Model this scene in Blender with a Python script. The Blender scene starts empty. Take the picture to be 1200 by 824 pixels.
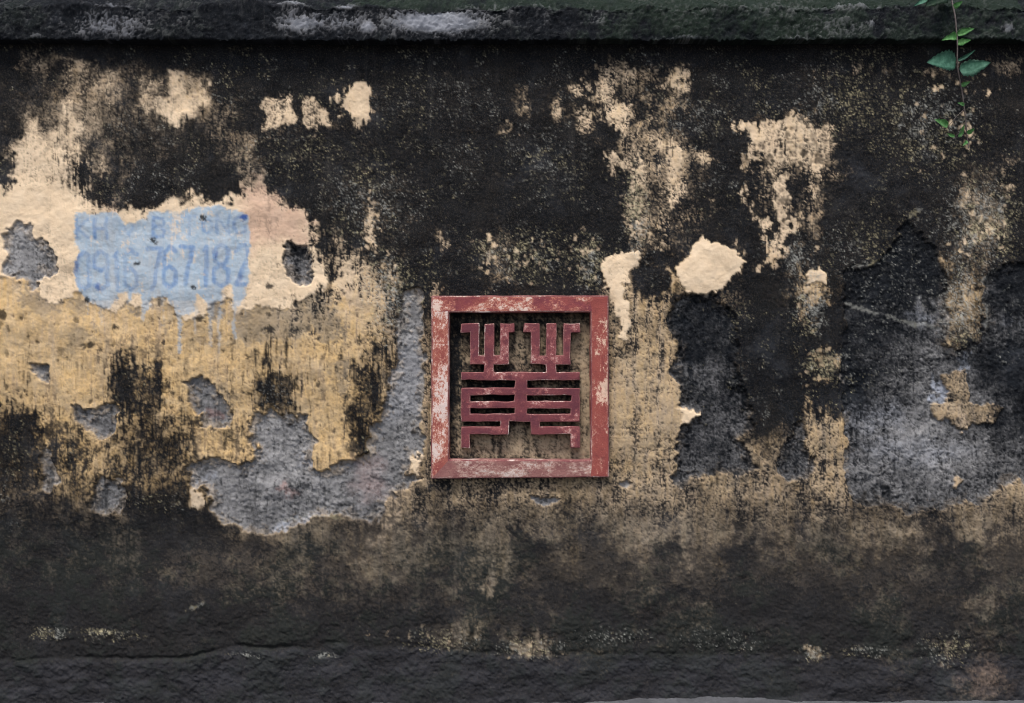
import bpy, bmesh, math
import numpy as np
from mathutils import Vector, noise as mnoise

# ------------------------------------------------------------------ camera, sky, sun, exposure
S = 300.0                 # photo pixels per metre on the wall plane
CAM_D = 4.2               # camera distance from the wall plane (Y = 0)
CAM_Z = 403.0 / S         # eye height
scn = bpy.context.scene
C = scn.collection
cam = bpy.data.cameras.new('camera')
cam.sensor_width = 36.0
cam.lens = 36.0 * CAM_D / (1200.0 / S)
cam.clip_start = 0.05
cam.clip_end = 500.0
cam_o = bpy.data.objects.new('camera', cam)
cam_o.location = (0, -CAM_D, CAM_Z)
cam_o.rotation_euler = (math.radians(90), 0, 0)
C.objects.link(cam_o)
scn.camera = cam_o

SUN_EL, SUN_AZ = 62.0, 14.0        # degrees; azimuth measured from -Y towards -X (left of camera)
world = bpy.data.worlds.new('World')
scn.world = world
world.use_nodes = True
wn = world.node_tree
wn.nodes.clear()
sky = wn.nodes.new('ShaderNodeTexSky')
sky.sky_type = 'NISHITA'
sky.sun_disc = False
sky.sun_elevation = math.radians(SUN_EL)
sky.sun_rotation = math.radians(180 + SUN_AZ)
sky.air_density = 1.0
sky.dust_density = 4.0
bg = wn.nodes.new('ShaderNodeBackground')
bg.inputs['Strength'].default_value = 0.10
wo = wn.nodes.new('ShaderNodeOutputWorld')
wn.links.new(sky.outputs[0], bg.inputs[0])
wn.links.new(bg.outputs[0], wo.inputs[0])

sun = bpy.data.lights.new('sun', 'SUN')
sun.energy = 1.5
sun.angle = math.radians(18)
sun.color = (1.0, 0.97, 0.93)
sun_o = bpy.data.objects.new('sun', sun)
el, az = math.radians(SUN_EL), math.radians(SUN_AZ)
to_sun = Vector((-math.sin(az) * math.cos(el), -math.cos(az) * math.cos(el), math.sin(el)))
sun_o.rotation_euler = to_sun.to_track_quat('Z', 'Y').to_euler()
sun_o.location = (-1, -3, 6)
C.objects.link(sun_o)

vs = scn.view_settings
vs.view_transform = 'Standard'
vs.look = 'None'
vs.gamma = 1.0
vs.use_curve_mapping = False
vs.exposure = 0.88
scn.cycles.filter_width = 1.0
scn.cycles.use_denoising = True

# ------------------------------------------------------------------ helpers
def lin(r, g, b, k=1.0):
    """eye-matched sRGB 0..255 -> linear albedo"""
    f = lambda c: ((c / 255.0 + 0.055) / 1.055) ** 2.4 if c > 10 else c / 255.0 / 12.92
    return (f(r) * k, f(g) * k, f(b) * k, 1.0)

def X(px): return (px - 600.0) / S
def Z(py): return CAM_Z + (412.0 - py) / S
def XZ(px, py, y):
    """photo pixel -> world at depth plane Y = y"""
    k = (CAM_D + y) / CAM_D
    return (X(px) * k, y, CAM_Z + (412.0 - py) / S * k)

def tag(o, label, cat, group=None):
    o['label'] = label
    o['category'] = cat
    if group:
        o['group'] = group

def empty(name, loc):
    o = bpy.data.objects.new(name, None)
    o.location = loc
    o.empty_display_size = 0.1
    C.objects.link(o)
    return o

def link(name, me, mat, parent=None):
    o = bpy.data.objects.new(name, me)
    if mat:
        me.materials.append(mat)
    C.objects.link(o)
    if parent:
        o.parent = parent
        o.location = (-parent.location[0], -parent.location[1], -parent.location[2])
    return o

class Nodes:
    """small shader-graph builder"""
    def __init__(self, name):
        self.m = bpy.data.materials.new(name)
        self.m.use_nodes = True
        self.t = self.m.node_tree
        self.t.nodes.clear()
        self.out = self.t.nodes.new('ShaderNodeOutputMaterial')
        self.b = self.t.nodes.new('ShaderNodeBsdfPrincipled')
        self.t.links.new(self.b.outputs[0], self.out.inputs[0])
        self.tc = self.t.nodes.new('ShaderNodeTexCoord')
    def put(self, sock, v):
        if hasattr(v, 'is_linked') or isinstance(v, bpy.types.NodeSocket):
            self.t.links.new(v, sock)
        else:
            sock.default_value = v
    def mapping(self, scale, loc=(0, 0, 0)):
        n = self.t.nodes.new('ShaderNodeMapping')
        n.inputs['Scale'].default_value = scale
        n.inputs['Location'].default_value = loc
        self.t.links.new(self.tc.outputs['Object'], n.inputs[0])
        return n.outputs[0]
    def noise(self, vec, scale, detail=6, rough=0.6, dist=0.0):
        n = self.t.nodes.new('ShaderNodeTexNoise')
        n.inputs['Scale'].default_value = scale
        n.inputs['Detail'].default_value = detail
        n.inputs['Roughness'].default_value = rough
        n.inputs['Distortion'].default_value = dist
        if vec is not None:
            self.t.links.new(vec, n.inputs['Vector'])
        return n.outputs[0]
    def ramp(self, v, a, b, lo=0.0, hi=1.0):
        n = self.t.nodes.new('ShaderNodeMapRange')
        n.interpolation_type = 'SMOOTHSTEP'
        self.put(n.inputs[0], v)
        n.inputs[1].default_value = a
        n.inputs[2].default_value = b
        n.inputs[3].default_value = lo
        n.inputs[4].default_value = hi
        return n.outputs[0]
    def math(self, op, a, b=0.0):
        n = self.t.nodes.new('ShaderNodeMath')
        n.operation = op
        n.use_clamp = op in ('MULTIPLY', 'ADD', 'SUBTRACT') and False
        self.put(n.inputs[0], a)
        self.put(n.inputs[1], b)
        return n.outputs[0]
    def mix(self, f, a, b, mode='MIX'):
        n = self.t.nodes.new('ShaderNodeMix')
        n.data_type = 'RGBA'
        n.blend_type = mode
        n.clamp_factor = True
        self.put(n.inputs[0], f)
        self.put(n.inputs[6], a)
        self.put(n.inputs[7], b)
        return n.outputs[2]
    def attr(self, name):
        n = self.t.nodes.new('ShaderNodeAttribute')
        n.attribute_name = name
        s = self.t.nodes.new('ShaderNodeSeparateColor')
        self.t.links.new(n.outputs['Color'], s.inputs[0])
        return s.outputs[0], s.outputs[1], s.outputs[2], n.outputs['Alpha']
    def bump(self, h, dist, strength=1.0):
        n = self.t.nodes.new('ShaderNodeBump')
        n.inputs['Distance'].default_value = dist
        n.inputs['Strength'].default_value = strength
        self.t.links.new(h, n.inputs['Height'])
        self.t.links.new(n.outputs[0], self.b.inputs['Normal'])

# ------------------------------------------------------------------ wear raster (1 cell = 1 photo pixel on the wall)
PADX = 900
W, H = 1200 + 2 * PADX, 900
rng = np.random.default_rng(11)
FY = np.fft.fftfreq(H)[:, None].astype(np.float32)
FX = np.fft.rfftfreq(W)[None, :].astype(np.float32)
YY, XX = np.mgrid[0:H, 0:W].astype(np.float32)
XX -= PADX

def noise(beta=1.2, lmin=1.5, lmax=300.0, sx=1.0, sy=1.0):
    """filtered gaussian noise, zero mean, unit variance; sx, sy stretch it"""
    f = np.sqrt((FX * sx) ** 2 + (FY * sy) ** 2) + 1e-6
    amp = f ** (-beta) * np.exp(-(f * lmin) ** 2) * (1 - np.exp(-(f * lmax) ** 2))
    n = np.fft.irfft2(np.fft.rfft2(rng.standard_normal((H, W)).astype(np.float32)) * amp, s=(H, W)).astype(np.float32)
    return (n - n.mean()) / n.std()

def cdf(z): return 0.5 * (1 + np.tanh(0.83 * z))
def sstep(a, b, v):
    t = np.clip((v - a) / (b - a), 0, 1)
    return t * t * (3 - 2 * t)

def blur(a, s):
    k = np.exp(-2 * (math.pi * s) ** 2 * (FX ** 2 + FY ** 2))
    return np.fft.irfft2(np.fft.rfft2(a) * k, s=(H, W)).astype(np.float32)

nA = noise(1.25, 2, 260)            # broad cloudy
nB = noise(0.75, 1.4, 40)           # mid speckle
nC = noise(0.25, 1.0, 9)            # fine grain
nS = noise(0.85, 1.3, 130, 1.0, 10.0)  # vertical runs
nS2 = noise(0.7, 1.2, 40, 1.0, 6.0)
nH = noise(1.0, 1.6, 120, 2.6, 1.0)  # horizontal drag
wxN = noise(1.35, 4.5, 60) ; wyN = noise(1.35, 4.5, 60)
nF = noise(0.9, 1.5, 90)
nE = noise(0.9, 2.2, 14)            # edge crumble
bigX = noise(1.4, 20, 300); bigY = noise(1.4, 20, 300)

def sdf(poly, warp=2.0, pad=60):
    """(slice, signed distance) to a polygon with noise-warped outline; negative inside"""
    P = np.asarray(poly, np.float32)
    x0 = int(max(-PADX, P[:, 0].min() - pad)); x1 = int(min(W - PADX, P[:, 0].max() + pad))
    y0 = int(max(0, P[:, 1].min() - pad)); y1 = int(min(H, P[:, 1].max() + pad))
    sl = (slice(y0, y1), slice(x0 + PADX, x1 + PADX))
    qx = XX[sl] + warp * wxN[sl]; qy = YY[sl] + warp * wyN[sl]
    d2 = np.full(qx.shape, 1e12, np.float32); ins = np.zeros(qx.shape, bool)
    for i in range(len(P)):
        ax, ay = P[i]; bx, by = P[(i + 1) % len(P)]
        ex, ey = bx - ax, by - ay
        t = np.clip(((qx - ax) * ex + (qy - ay) * ey) / (ex * ex + ey * ey + 1e-9), 0, 1)
        d2 = np.minimum(d2, (qx - ax - t * ex) ** 2 + (qy - ay - t * ey) ** 2)
        if ay != by:
            c = ((ay > qy) != (by > qy)) & (qx < (bx - ax) * (qy - ay) / (by - ay) + ax)
            ins ^= c
    d = np.sqrt(d2)
    return sl, np.where(ins, -d, d)

def t4(ox, oy, *pts):
    """outline noted on a 4x enlargement whose corner is (ox, oy)"""
    return [(ox + pts[i] / 4.0, oy + pts[i + 1] / 4.0) for i in range(0, len(pts), 2)]
def ell(cx, cy, rx, ry, n=14):
    return [(cx + rx * math.cos(a), cy + ry * math.sin(a)) for a in np.linspace(0, 2 * math.pi, n, endpoint=False)]

# ---- mould coverage: hand-judged level 0 (clean) .. 9 (black), one figure per 40 px
LEVELS = """
999999999999999999999999999999
866899999999999998879878869897
886685988878889876768898888889
876887688778888888678878778888
647788767878898998666865688888
412578949877888898667866899868
100012108877888998667976888858
000000001477876877787787888768
000000001436788787475785777767
000000002226566666446787876456
000110122145455555226688865567
110441117514334443125688754346
622363121142334444224576543446
644363221122444444334454433345
765586222223544444344444454444
777788635554555555445545645544
888887777766676766776776777886
999888888888888788777888777787
888888888888876678777878887867
999888888888888877888888887878
999999999998888888888888887778
999999999999999999999999999999
"""
G = np.array([[int(c) for c in r] for r in LEVELS.split()], np.float32)
def sample_grid(G, x, y, cell=40.0):
    gy = np.clip(y / cell - 0.5, 0, G.shape[0] - 1.001); gx = np.clip(x / cell - 0.5, 0, G.shape[1] - 1.001)
    iy = gy.astype(int); ix = gx.astype(int); fy = gy - iy; fx = gx - ix
    fy = fy * fy * (3 - 2 * fy); fx = fx * fx * (3 - 2 * fx)
    return (G[iy, ix] * (1 - fx) + G[iy, ix + 1] * fx) * (1 - fy) + (G[iy + 1, ix] * (1 - fx) + G[iy + 1, ix + 1] * fx) * fy
lev = sample_grid(G, XX + 9 * bigX + 5 * wxN, YY + 9 * bigY + 5 * wyN) / 9.0
# beyond the photograph the wall goes on with the same weathering profile
prof = G.mean(1)
profile = np.interp(YY[:, 0], 20 + 40 * np.arange(len(prof)), prof)[:, None] / 9.0
outside = sstep(0, 120, np.maximum(-XX, XX - 1200))
lev = lev * (1 - outside) + (profile + 0.16 * nA + 0.05 * bigX) * outside
lev = lev.astype(np.float32)

def setlev(poly, v, soft=6.0, warp=4.0, k=1.0, rag=.6):
    sl, d = sdf(poly, warp)
    d = d + rag * (1.6 * nB[sl] + 3.2 * nS[sl] + .8 * nC[sl])
    m = (1 - sstep(-soft, soft, d)) * k
    lev[sl] = lev[sl] * (1 - m) + v * m

# ---- remaining clean plaster (low level) and black growth with a few painted crack shadows (high level), judged from the photograph
CLEAN = [
    (t4(0, 0, 80, 215, 190, 205, 240, 260, 235, 350, 150, 345, 90, 330), .42, 9),
    (t4(0, 0, 330, 240, 420, 290, 460, 300, 440, 420, 390, 440, 345, 430, 335, 340), .42, 8),
    (t4(0, 0, 440, 360, 560, 340, 560, 420, 500, 440, 440, 420), .48, 9),
    (t4(0, 0, 660, 370, 710, 380, 740, 490, 770, 510, 740, 540, 690, 520), .45, 8),
    (t4(0, 0, 795, 350, 850, 340, 870, 420, 920, 430, 950, 400, 985, 410, 960, 500, 900, 560, 860, 590, 810, 580, 760, 540, 790, 470), .10, 5),
    (t4(0, 0, 120, 640, 150, 560, 190, 570, 195, 700, 240, 824, 240, 900, 60, 900, 50, 720, 100, 660), .12, 9),
    (t4(0, 0, 280, 640, 300, 500, 340, 480, 370, 600, 385, 824, 300, 900, 280, 824), .30, 8),
    (t4(0, 0, 450, 800, 470, 700, 500, 780, 490, 860, 440, 860), .30, 6),
    (t4(300, 0, 60, 490, 100, 455, 150, 480, 170, 540, 165, 585, 90, 600, 50, 560), .14, 4),
    (t4(300, 0, 235, 520, 260, 480, 325, 470, 325, 615, 270, 600, 235, 560), .12, 4),
    (t4(300, 0, 390, 460, 430, 420, 490, 400, 530, 430, 545, 530, 500, 565, 488, 600, 470, 565, 430, 540, 395, 500), .04, 4),
    (t4(300, 0, 1140, 610, 1200, 590, 1200, 640), .3, 5),
    (t4(300, 0, 880, 330, 915, 320, 915, 365, 885, 370), .5, 5),
    (t4(600, 0, 300, 440, 330, 370, 360, 380, 360, 440), .32, 5),
    (t4(600, 0, 370, 470, 390, 380, 450, 340, 455, 440, 410, 480), .26, 5),
    (t4(600, 0, 460, 340, 560, 320, 650, 340, 660, 375, 560, 370, 480, 390), .42, 7),
    (t4(600, 0, 710, 400, 740, 310, 775, 285, 800, 350, 830, 400, 810, 445, 760, 420), .24, 5),
    (t4(600, 0, 290, 540, 400, 510, 410, 570, 360, 600, 310, 580), .34, 9),
    (t4(600, 0, 430, 500, 480, 480, 560, 500, 570, 560, 510, 560, 505, 610, 450, 590), .30, 5),
    (t4(600, 0, 185, 500, 225, 480, 225, 560, 195, 560), .45, 5),
    (t4(600, 0, 0, 410, 80, 430, 90, 520, 0, 540), .62, 9),
    (t4(600, 0, 450, 730, 530, 735, 530, 770, 480, 790, 450, 770), .12, 3),
    (t4(600, 0, 545, 800, 600, 755, 640, 780, 645, 880, 560, 880), .26, 4),
    (t4(600, 0, 685, 655, 745, 660, 740, 685, 690, 680), .14, 3),
    (t4(600, 0, 715, 720, 770, 690, 800, 760, 800, 900, 730, 900), .22, 4),
    (t4(600, 0, 850, 720, 930, 715, 950, 760, 890, 790), .34, 5),
    (t4(600, 0, 1035, 580, 1100, 600, 1200, 570, 1200, 740, 1140, 700, 1130, 640, 1040, 610), .05, 4),
    (t4(600, 0, 1060, 690, 1110, 680, 1100, 830, 1050, 830), .25, 5),
    (t4(900, 0, -10, 580, 60, 560, 150, 570, 200, 640, 270, 590, 300, 660, 290, 740, 220, 800, 100, 740, 50, 790, -10, 760), .12, 4),
    (t4(900, 0, 385, 240, 460, 230, 470, 300, 430, 340, 390, 330), .40, 6),
    (t4(900, 0, 700, 330, 780, 300, 800, 370, 730, 390), .48, 7),
    (t4(900, 0, 1050, 290, 1200, 270, 1200, 340, 1080, 350), .52, 7),
    (t4(900, 0, 240, 330, 275, 330, 270, 370, 240, 365), .5, 5),
    (t4(900, 0, 1100, 750, 1150, 710, 1170, 740, 1130, 790), .38, 6),
    (t4(0, 206, 0, 40, 380, 40, 400, 190, 780, 110, 1020, 120, 1130, 130, 1200, 40, 1330, 130, 1440, 190, 1480, 330, 1540, 520, 1480, 570, 1200, 640, 0, 640), .02, 10),
    (t4(300, 206, 410, 420, 455, 410, 455, 560, 520, 600, 530, 700, 480, 850, 400, 850, 400, 600, 425, 560), .06, 4),
    (t4(300, 206, 500, 190, 560, 170, 575, 330, 530, 330), .42, 4),
    (t4(300, 206, 830, 280, 870, 265, 890, 350, 860, 350), .28, 4),
    (t4(300, 206, 1060, 290, 1100, 340, 1140, 420, 1110, 400, 1060, 320), .30, 3),
    (t4(300, 206, 820, 530, 850, 500, 890, 520, 880, 555, 820, 555), .28, 3),
    (t4(300, 206, 1020, 430, 1200, 430, 1200, 480, 1000, 480), .62, 8),
    (t4(600, 206, 710, 0, 800, 0, 800, 100, 780, 170, 740, 110, 710, 90), .30, 4),
    (t4(600, 206, 540, 110, 600, 90, 605, 200, 560, 240, 520, 220, 560, 160), .50, 4),
    (t4(600, 206, 680, 200, 760, 190, 780, 230, 700, 275), .32, 4),
    (t4(600, 206, 640, 310, 700, 315, 690, 360, 640, 350), .42, 5),
    (t4(600, 206, 930, 110, 975, 110, 980, 170, 940, 190), .38, 5),
    (t4(600, 206, 1055, 55, 1100, 60, 1090, 150, 1060, 120), .14, 3),
    (t4(600, 206, 1118, 140, 1142, 140, 1145, 205, 1125, 210), .12, 3),
    (t4(600, 206, 1155, 200, 1200, 200, 1200, 300, 1215, 430, 1180, 430, 1175, 280), .08, 3),
    (t4(600, 206, 1030, 310, 1070, 300, 1060, 360, 1030, 350), .35, 4),
    (t4(900, 206, 20, 0, 110, 0, 95, 150, 95, 330, 60, 360, 60, 150, 20, 100), .08, 3),
    (t4(900, 206, -10, 260, 40, 300, 40, 400, 0, 430), .1, 3),
    (t4(900, 206, 165, 0, 240, 0, 230, 80, 190, 130, 170, 60), .3, 4),
    (t4(900, 206, 300, 0, 350, 0, 345, 70, 320, 90), .3, 4),
    (t4(900, 206, 1080, 30, 1150, 20, 1140, 80, 1110, 95), .22, 4),
    (t4(900, 206, 890, 310, 930, 200, 1000, 110, 1080, 90, 1110, 140, 1080, 210, 1000, 290, 940, 330), .60, 6),
    (t4(900, 206, 930, 90, 970, 85, 980, 120, 930, 130), .3, 4),
    (t4(900, 206, 850, 560, 880, 500, 960, 510, 1000, 570, 940, 690, 880, 730, 860, 640), .60, 6),
    (t4(900, 206, 130, 640, 190, 500, 270, 500, 275, 590, 180, 680, 120, 700), .48, 4),
    (t4(600, 206, 710, 420, 770, 440, 775, 560, 710, 650), .30, 6),
    (t4(900, 412, 190, 30, 240, 0, 350, 0, 340, 80, 200, 60), .48, 4),
    (t4(900, 412, 170, 260, 190, 200, 260, 290, 345, 300, 350, 640, 190, 640, 215, 480, 170, 380), .30, 6),
    (t4(900, 412, 765, 260, 820, 240, 950, 270, 950, 345, 860, 350), .14, 4),
    (t4(900, 412, 820, 100, 920, 90, 940, 240, 820, 240), .46, 4),
    (t4(900, 412, 960, 250, 1060, 270, 1080, 320, 1000, 345), .34, 5),
    (t4(600, 412, 460, 100, 760, 80, 790, 260, 780, 480, 720, 560, 600, 520, 480, 420), .16, 10),
    (t4(0, 412, 930, 380, 1060, 360, 1070, 470, 940, 500), .04, 4),
    (t4(0, 412, 760, 100, 850, 110, 870, 200, 780, 270), .06, 5),
    (t4(0, 412, 380, 360, 530, 390, 530, 560, 460, 560, 390, 520), .22, 7),
    (t4(300, 412, 250, 60, 420, 60, 430, 400, 470, 500, 280, 545, 290, 430, 190, 220), .04, 6),
    (t4(300, 412, 540, 60, 580, 10, 640, 0, 590, 60), .3, 5),
    (t4(600, 618, 520, 0, 1060, 0, 1060, 60, 840, 70, 830, 190, 805, 180, 800, 80, 600, 60), .42, 9),
    (t4(600, 618, 0, 520, 180, 520, 180, 570, 60, 580, 0, 560), .35, 6),
    (t4(900, 618, 580, 0, 720, 0, 700, 60, 620, 60), .28, 7),
    (t4(900, 618, 860, 0, 980, 0, 960, 40, 880, 40), .35, 7),
    (t4(900, 618, 150, 560, 230, 560, 280, 590, 220, 620, 170, 600), .35, 5),
    (t4(900, 618, 880, 340, 1070, 330, 1060, 390, 890, 400), .55, 7),
    (t4(900, 618, 790, 560, 840, 570, 830, 610, 800, 600), .35, 4),
    (t4(300, 618, 540, 60, 620, -20, 640, 0, 590, 60), .1, 4),
    (t4(300, 618, 1040, 260, 1110, 250, 1110, 300, 1050, 310), .5, 5),
    (t4(300, 618, 800, 470, 1040, 460, 1030, 530, 850, 590), .55, 7),
]
DARK = [
    (t4(0, 206, 380, -40, 600, -40, 580, 60, 520, 140, 420, 120, 390, 60), .78, 10),
    (t4(0, 206, 560, 60, 620, 50, 740, 110, 740, 160, 680, 160, 640, 140, 570, 160), .86, 5),
    (t4(0, 206, 620, -60, 1140, -60, 1145, 90, 1080, 125, 960, 105, 790, 100, 760, 160, 640, 120), .98, 6),
    (t4(0, 206, -20, -60, 70, -60, 60, 40, 0, 60, -20, 60), .9, 7),
    (t4(300, 206, 30, -60, 300, -60, 330, 140, 320, 330, 260, 200, 150, 130, 60, 50), .95, 6),
    (t4(300, 206, 270, 210, 390, 210, 400, 560, 345, 560, 330, 400, 270, 330), .74, 7),
    (t4(300, 206, 660, 600, 720, 430, 790, 440, 790, 700, 690, 720), .95, 6),
    (t4(600, 0, 930, 580, 1040, 600, 1050, 900, 960, 900), .97, 7),
    (t4(600, 206, 960, -20, 1050, -20, 1040, 330, 1000, 300), .93, 6),
    (t4(600, 206, 590, 380, 720, 360, 720, 560, 600, 600, 570, 480), .88, 6),
    (t4(600, 0, 0, 170, 480, 200, 440, 320, 0, 330), .99, 8),
    (t4(300, 0, 0, 200, 1200, 200, 1200, 330, 700, 360, 400, 380, 0, 420), .99, 8),
    (t4(0, 412, 600, 20, 640, 90, 660, 250, 600, 300, 540, 260, 550, 130), .93, 5),
    (t4(0, 412, 650, 100, 750, 90, 760, 200, 700, 380, 660, 300), .72, 5),
    (t4(0, 412, -20, 290, 60, 260, 150, 290, 150, 460, 100, 530, -20, 540), .90, 7),
    (t4(0, 412, 1180, 110, 1270, 110, 1370, 120, 1380, 280, 1280, 290, 1190, 270), .86, 5),
    (t4(300, 412, 480, 110, 560, 60, 600, 130, 590, 300, 520, 400, 440, 380, 450, 240), .70, 6),
    (t4(0, 412, 540, 400, 820, 400, 820, 640, 700, 680, 560, 600), .70, 9),
    (t4(0, 412, 590, 620, 890, 640, 880, 720, 600, 760), .93, 6),
    (t4(0, 412, 300, 400, 380, 400, 370, 540, 300, 530), .65, 6),
    (t4(900, 206, 280, 20, 420, 60, 400, 400, 290, 420), .86, 8),
    (t4(900, 206, 190, 620, 350, 560, 350, 824, 190, 824), .92, 5),
    (t4(900, 206, 380, 430, 560, 400, 640, 220, 800, 350, 830, 580, 640, 600, 400, 590), .85, 6),
    (t4(600, 412, 1070, -20, 1200, -20, 1200, 380, 1130, 350, 1110, 200), .93, 5),
    (t4(900, 412, -20, -20, 180, -20, 170, 280, 100, 370, -20, 380), .90, 5),
    (t4(900, 412, 190, 60, 340, 90, 330, 270, 260, 280, 200, 200), .74, 5),
    (t4(600, 618, -20, 20, 150, 60, 160, 180, 0, 220), .85, 8),
    (t4(600, 618, 680, 80, 790, 60, 800, 180, 700, 220), .85, 7),
    (t4(600, 618, 980, 110, 1120, 60, 1130, 240, 980, 260), .88, 7),
    (t4(0, 618, 60, 425, 140, 380, 200, 390, 230, 430, 400, 440, 400, 455, 140, 405, 80, 440), 1.0, 2.5), (t4(0, 618, 480, 380, 560, 370, 790, 388, 805, 410, 540, 392), 1.0, 2.5),  # shadow lines under lifted plaster skin, painted as thin dark level strokes
    (t4(600, 618, -70, 270, 60, 278, 145, 300, 60, 306, -60, 300), 1.0, 3), (t4(600, 618, 630, 330, 700, 310, 870, 315, 860, 330, 740, 326), 1.0, 2.5),  # more painted shadow lines of cracks, no relief behind them
    (t4(300, 618, 0, 330, 900, 260, 1000, 240, 1000, 400, 0, 420), .88, 8),
]
for p, v, s in CLEAN:
    top = np.mean([q[1] for q in p]) < 330 and np.mean([q[0] for q in p]) > 150 or max(q[1] for q in p) < 150
    setlev(p, v + (.08 if top and .09 < v < .45 else 0), s * 1.25, rag=.25 if v < .03 else 1.0)
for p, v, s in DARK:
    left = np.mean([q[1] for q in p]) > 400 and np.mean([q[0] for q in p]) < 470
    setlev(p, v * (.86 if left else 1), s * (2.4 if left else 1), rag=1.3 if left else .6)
# level raised right under the coping, fading downwards
lev += 0.35 * (1 - sstep(47, 78, YY + 8 * nA)) * (1 - 0.3 * cdf(nS))

# ---- where the plaster coat has fallen off: outline, depth (mm), mould level on the bare render (None keeps), tone 0 dark .. 1 pale
BARE = [
    (t4(0, 206, 0, 270, 50, 235, 95, 215, 150, 235, 160, 285, 230, 320, 265, 380, 270, 430, 240, 480, 200, 450, 185, 500, 140, 520, 90, 500, 50, 470, 0, 440, 30, 380, 20, 320, 0, 310), 4, .05, .85),
    (t4(300, 206, 135, 350, 160, 318, 240, 320, 265, 380, 265, 440, 270, 480, 240, 518, 190, 505, 140, 460, 135, 400), 9, .30, .5),
    (t4(600, 206, 800, 565, 860, 565, 950, 550, 990, 610, 1050, 650, 1055, 900, 1100, 1020, 1130, 1120, 1125, 1180, 1090, 1230, 1070, 1260, 1100, 1300, 1140, 1350, 1140, 1385, 1090, 1395, 900, 1395, 850, 1415, 820, 1455, 770, 1450, 730, 1405, 760, 1365, 770, 1300, 780, 1225, 790, 1175, 840, 1145, 790, 1095, 780, 985, 760, 905, 775, 824, 770, 760, 740, 720, 720, 650), 12, .42, .42),
    (t4(0, 412, 140, 50, 230, 55, 245, 110, 230, 150, 190, 130, 150, 90), 6, .02, .62),
    (t4(0, 412, 350, 260, 385, 250, 395, 270, 450, 250, 540, 260, 552, 300, 545, 370, 510, 405, 455, 415, 420, 370, 370, 330), 8, .05, .5),
    (t4(0, 412, 850, 140, 900, 130, 960, 125, 1010, 160, 1020, 200, 1060, 240, 1090, 300, 1080, 360, 990, 365, 950, 350, 945, 300, 890, 250, 880, 180), 8, .08, .5),
    (t4(0, 412, 180, 500, 210, 440, 240, 450, 250, 520, 285, 610, 240, 660, 210, 650, 210, 580), 7, .12, .75),
    (t4(0, 412, 420, 700, 450, 620, 480, 590, 540, 590, 590, 620, 595, 710, 560, 740, 470, 765, 425, 745), 7, .16, .66),
    # broad bare field left of the panel
    (t4(0, 412, 880, 545, 930, 510, 1030, 490, 1080, 520, 1140, 540, 1200, 490, 1160, 400, 1190, 300, 1270, 280, 1400, 290, 1440, 290, 1445, 350, 1500, 430, 1460, 480, 1470, 545, 1530, 540, 1600, 520, 1665, 505, 1710, 460, 1735, 400, 1745, 350, 1790, 320, 1800, 220, 1860, 60, 1860, -120, 1900, -280, 1980, -280, 1990, 0, 1980, 480, 1925, 480, 1925, 570, 1980, 590, 1880, 660, 1820, 700, 1790, 790, 1700, 800, 1600, 760, 1470, 770, 1360, 830, 1300, 850, 1180, 850, 980, 760, 960, 640, 890, 640), 8, .05, .78),
    # right-hand bare field
    (t4(900, 206, 350, 430, 480, 425, 530, 405, 560, 350, 600, 270, 640, 200, 700, 270, 740, 320, 800, 350, 830, 450, 830, 580, 830, 760, 860, 820, 1000, 790, 1010, 650, 990, 500, 1060, 440, 1300, 400, 1300, 1430, 1180, 1430, 1100, 1450, 1020, 1520, 1000, 1545, 900, 1540, 700, 1565, 500, 1555, 400, 1525, 360, 1450, 350, 1150, 340, 900, 360, 650), 3.5, None, .74),
    (t4(900, 412, 40, 540, 60, 450, 110, 400, 120, 330, 160, 320, 180, 420, 210, 480, 220, 530, 190, 590, 120, 600, 60, 590), 8, .35, .5),
    (t4(600, 412, 85, 670, 140, 680, 225, 690, 210, 710, 150, 725, 110, 710), 7, .0, .98),
    (t4(600, 412, 490, 620, 530, 610, 570, 625, 530, 645), 6, .0, .98),
    (t4(600, 206, 750, 640, 790, 575, 830, 570, 820, 610, 780, 640), 6, .05, 1.0),
]
coat = np.ones((H, W), np.float32)
depth = np.zeros((H, W), np.float32)
tone = (0.5 + 0.16 * nA).astype(np.float32)
part = np.zeros((H, W), np.int16)          # 0 = plaster coat
rim = np.zeros((H, W), np.float32)
for i, (p, dep, mv, tn) in enumerate(BARE):
    if p is BARE[8][0]:
        setlev(t4(300, 412, 560, -160, 620, -160, 620, 60, 600, 200, 560, 200), .5, 8)
    sl, d = sdf(p, float(np.clip(np.ptp(np.array(p), 0).min() / 22, .7, 2.6)))
    d = d + 0.5 * nE[sl]
    m = 1 - sstep(-0.9, 0.9, d)
    coat[sl] *= 1 - m
    depth[sl] = np.maximum(depth[sl], m * dep * (0.85 + 0.25 * cdf(nA[sl])))
    tone[sl] = tone[sl] * (1 - m) + (tn + 0.12 * nA[sl]) * m
    rim[sl] = np.maximum(rim[sl], np.exp(-((d - 1.5) / 1.6) ** 2))
    ring = .7 * m * sstep(-7, -2, d + 4.5 * nF[sl]) * (np.ptp(np.array(p), 0).min() > 20)
    depth[sl] *= 1 - .55 * ring
    coat[sl] = np.maximum(coat[sl], .30 * ring)
    tone[sl] += .22 * ring
    if mv is not None:
        lev[sl] = lev[sl] * (1 - m * .9) + (mv + 0.10 * nA[sl] + .10 * np.clip(nF[sl], 0, 2) + .10 * np.clip(bigX[sl], 0, 2)) * m * .9
    part[sl][(d < 0)] = i + 1
setlev([(785, 350), (835, 342), (860, 372), (862, 420), (800, 430), (782, 380)], .72, 14)
setlev(t4(600, 206, 1000, 640, 1060, 640, 1110, 1000, 1130, 1130, 1040, 1000), .85, 10)
setlev([(340, 286), (362, 286), (366, 308), (338, 308)], .75, 6)
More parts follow.
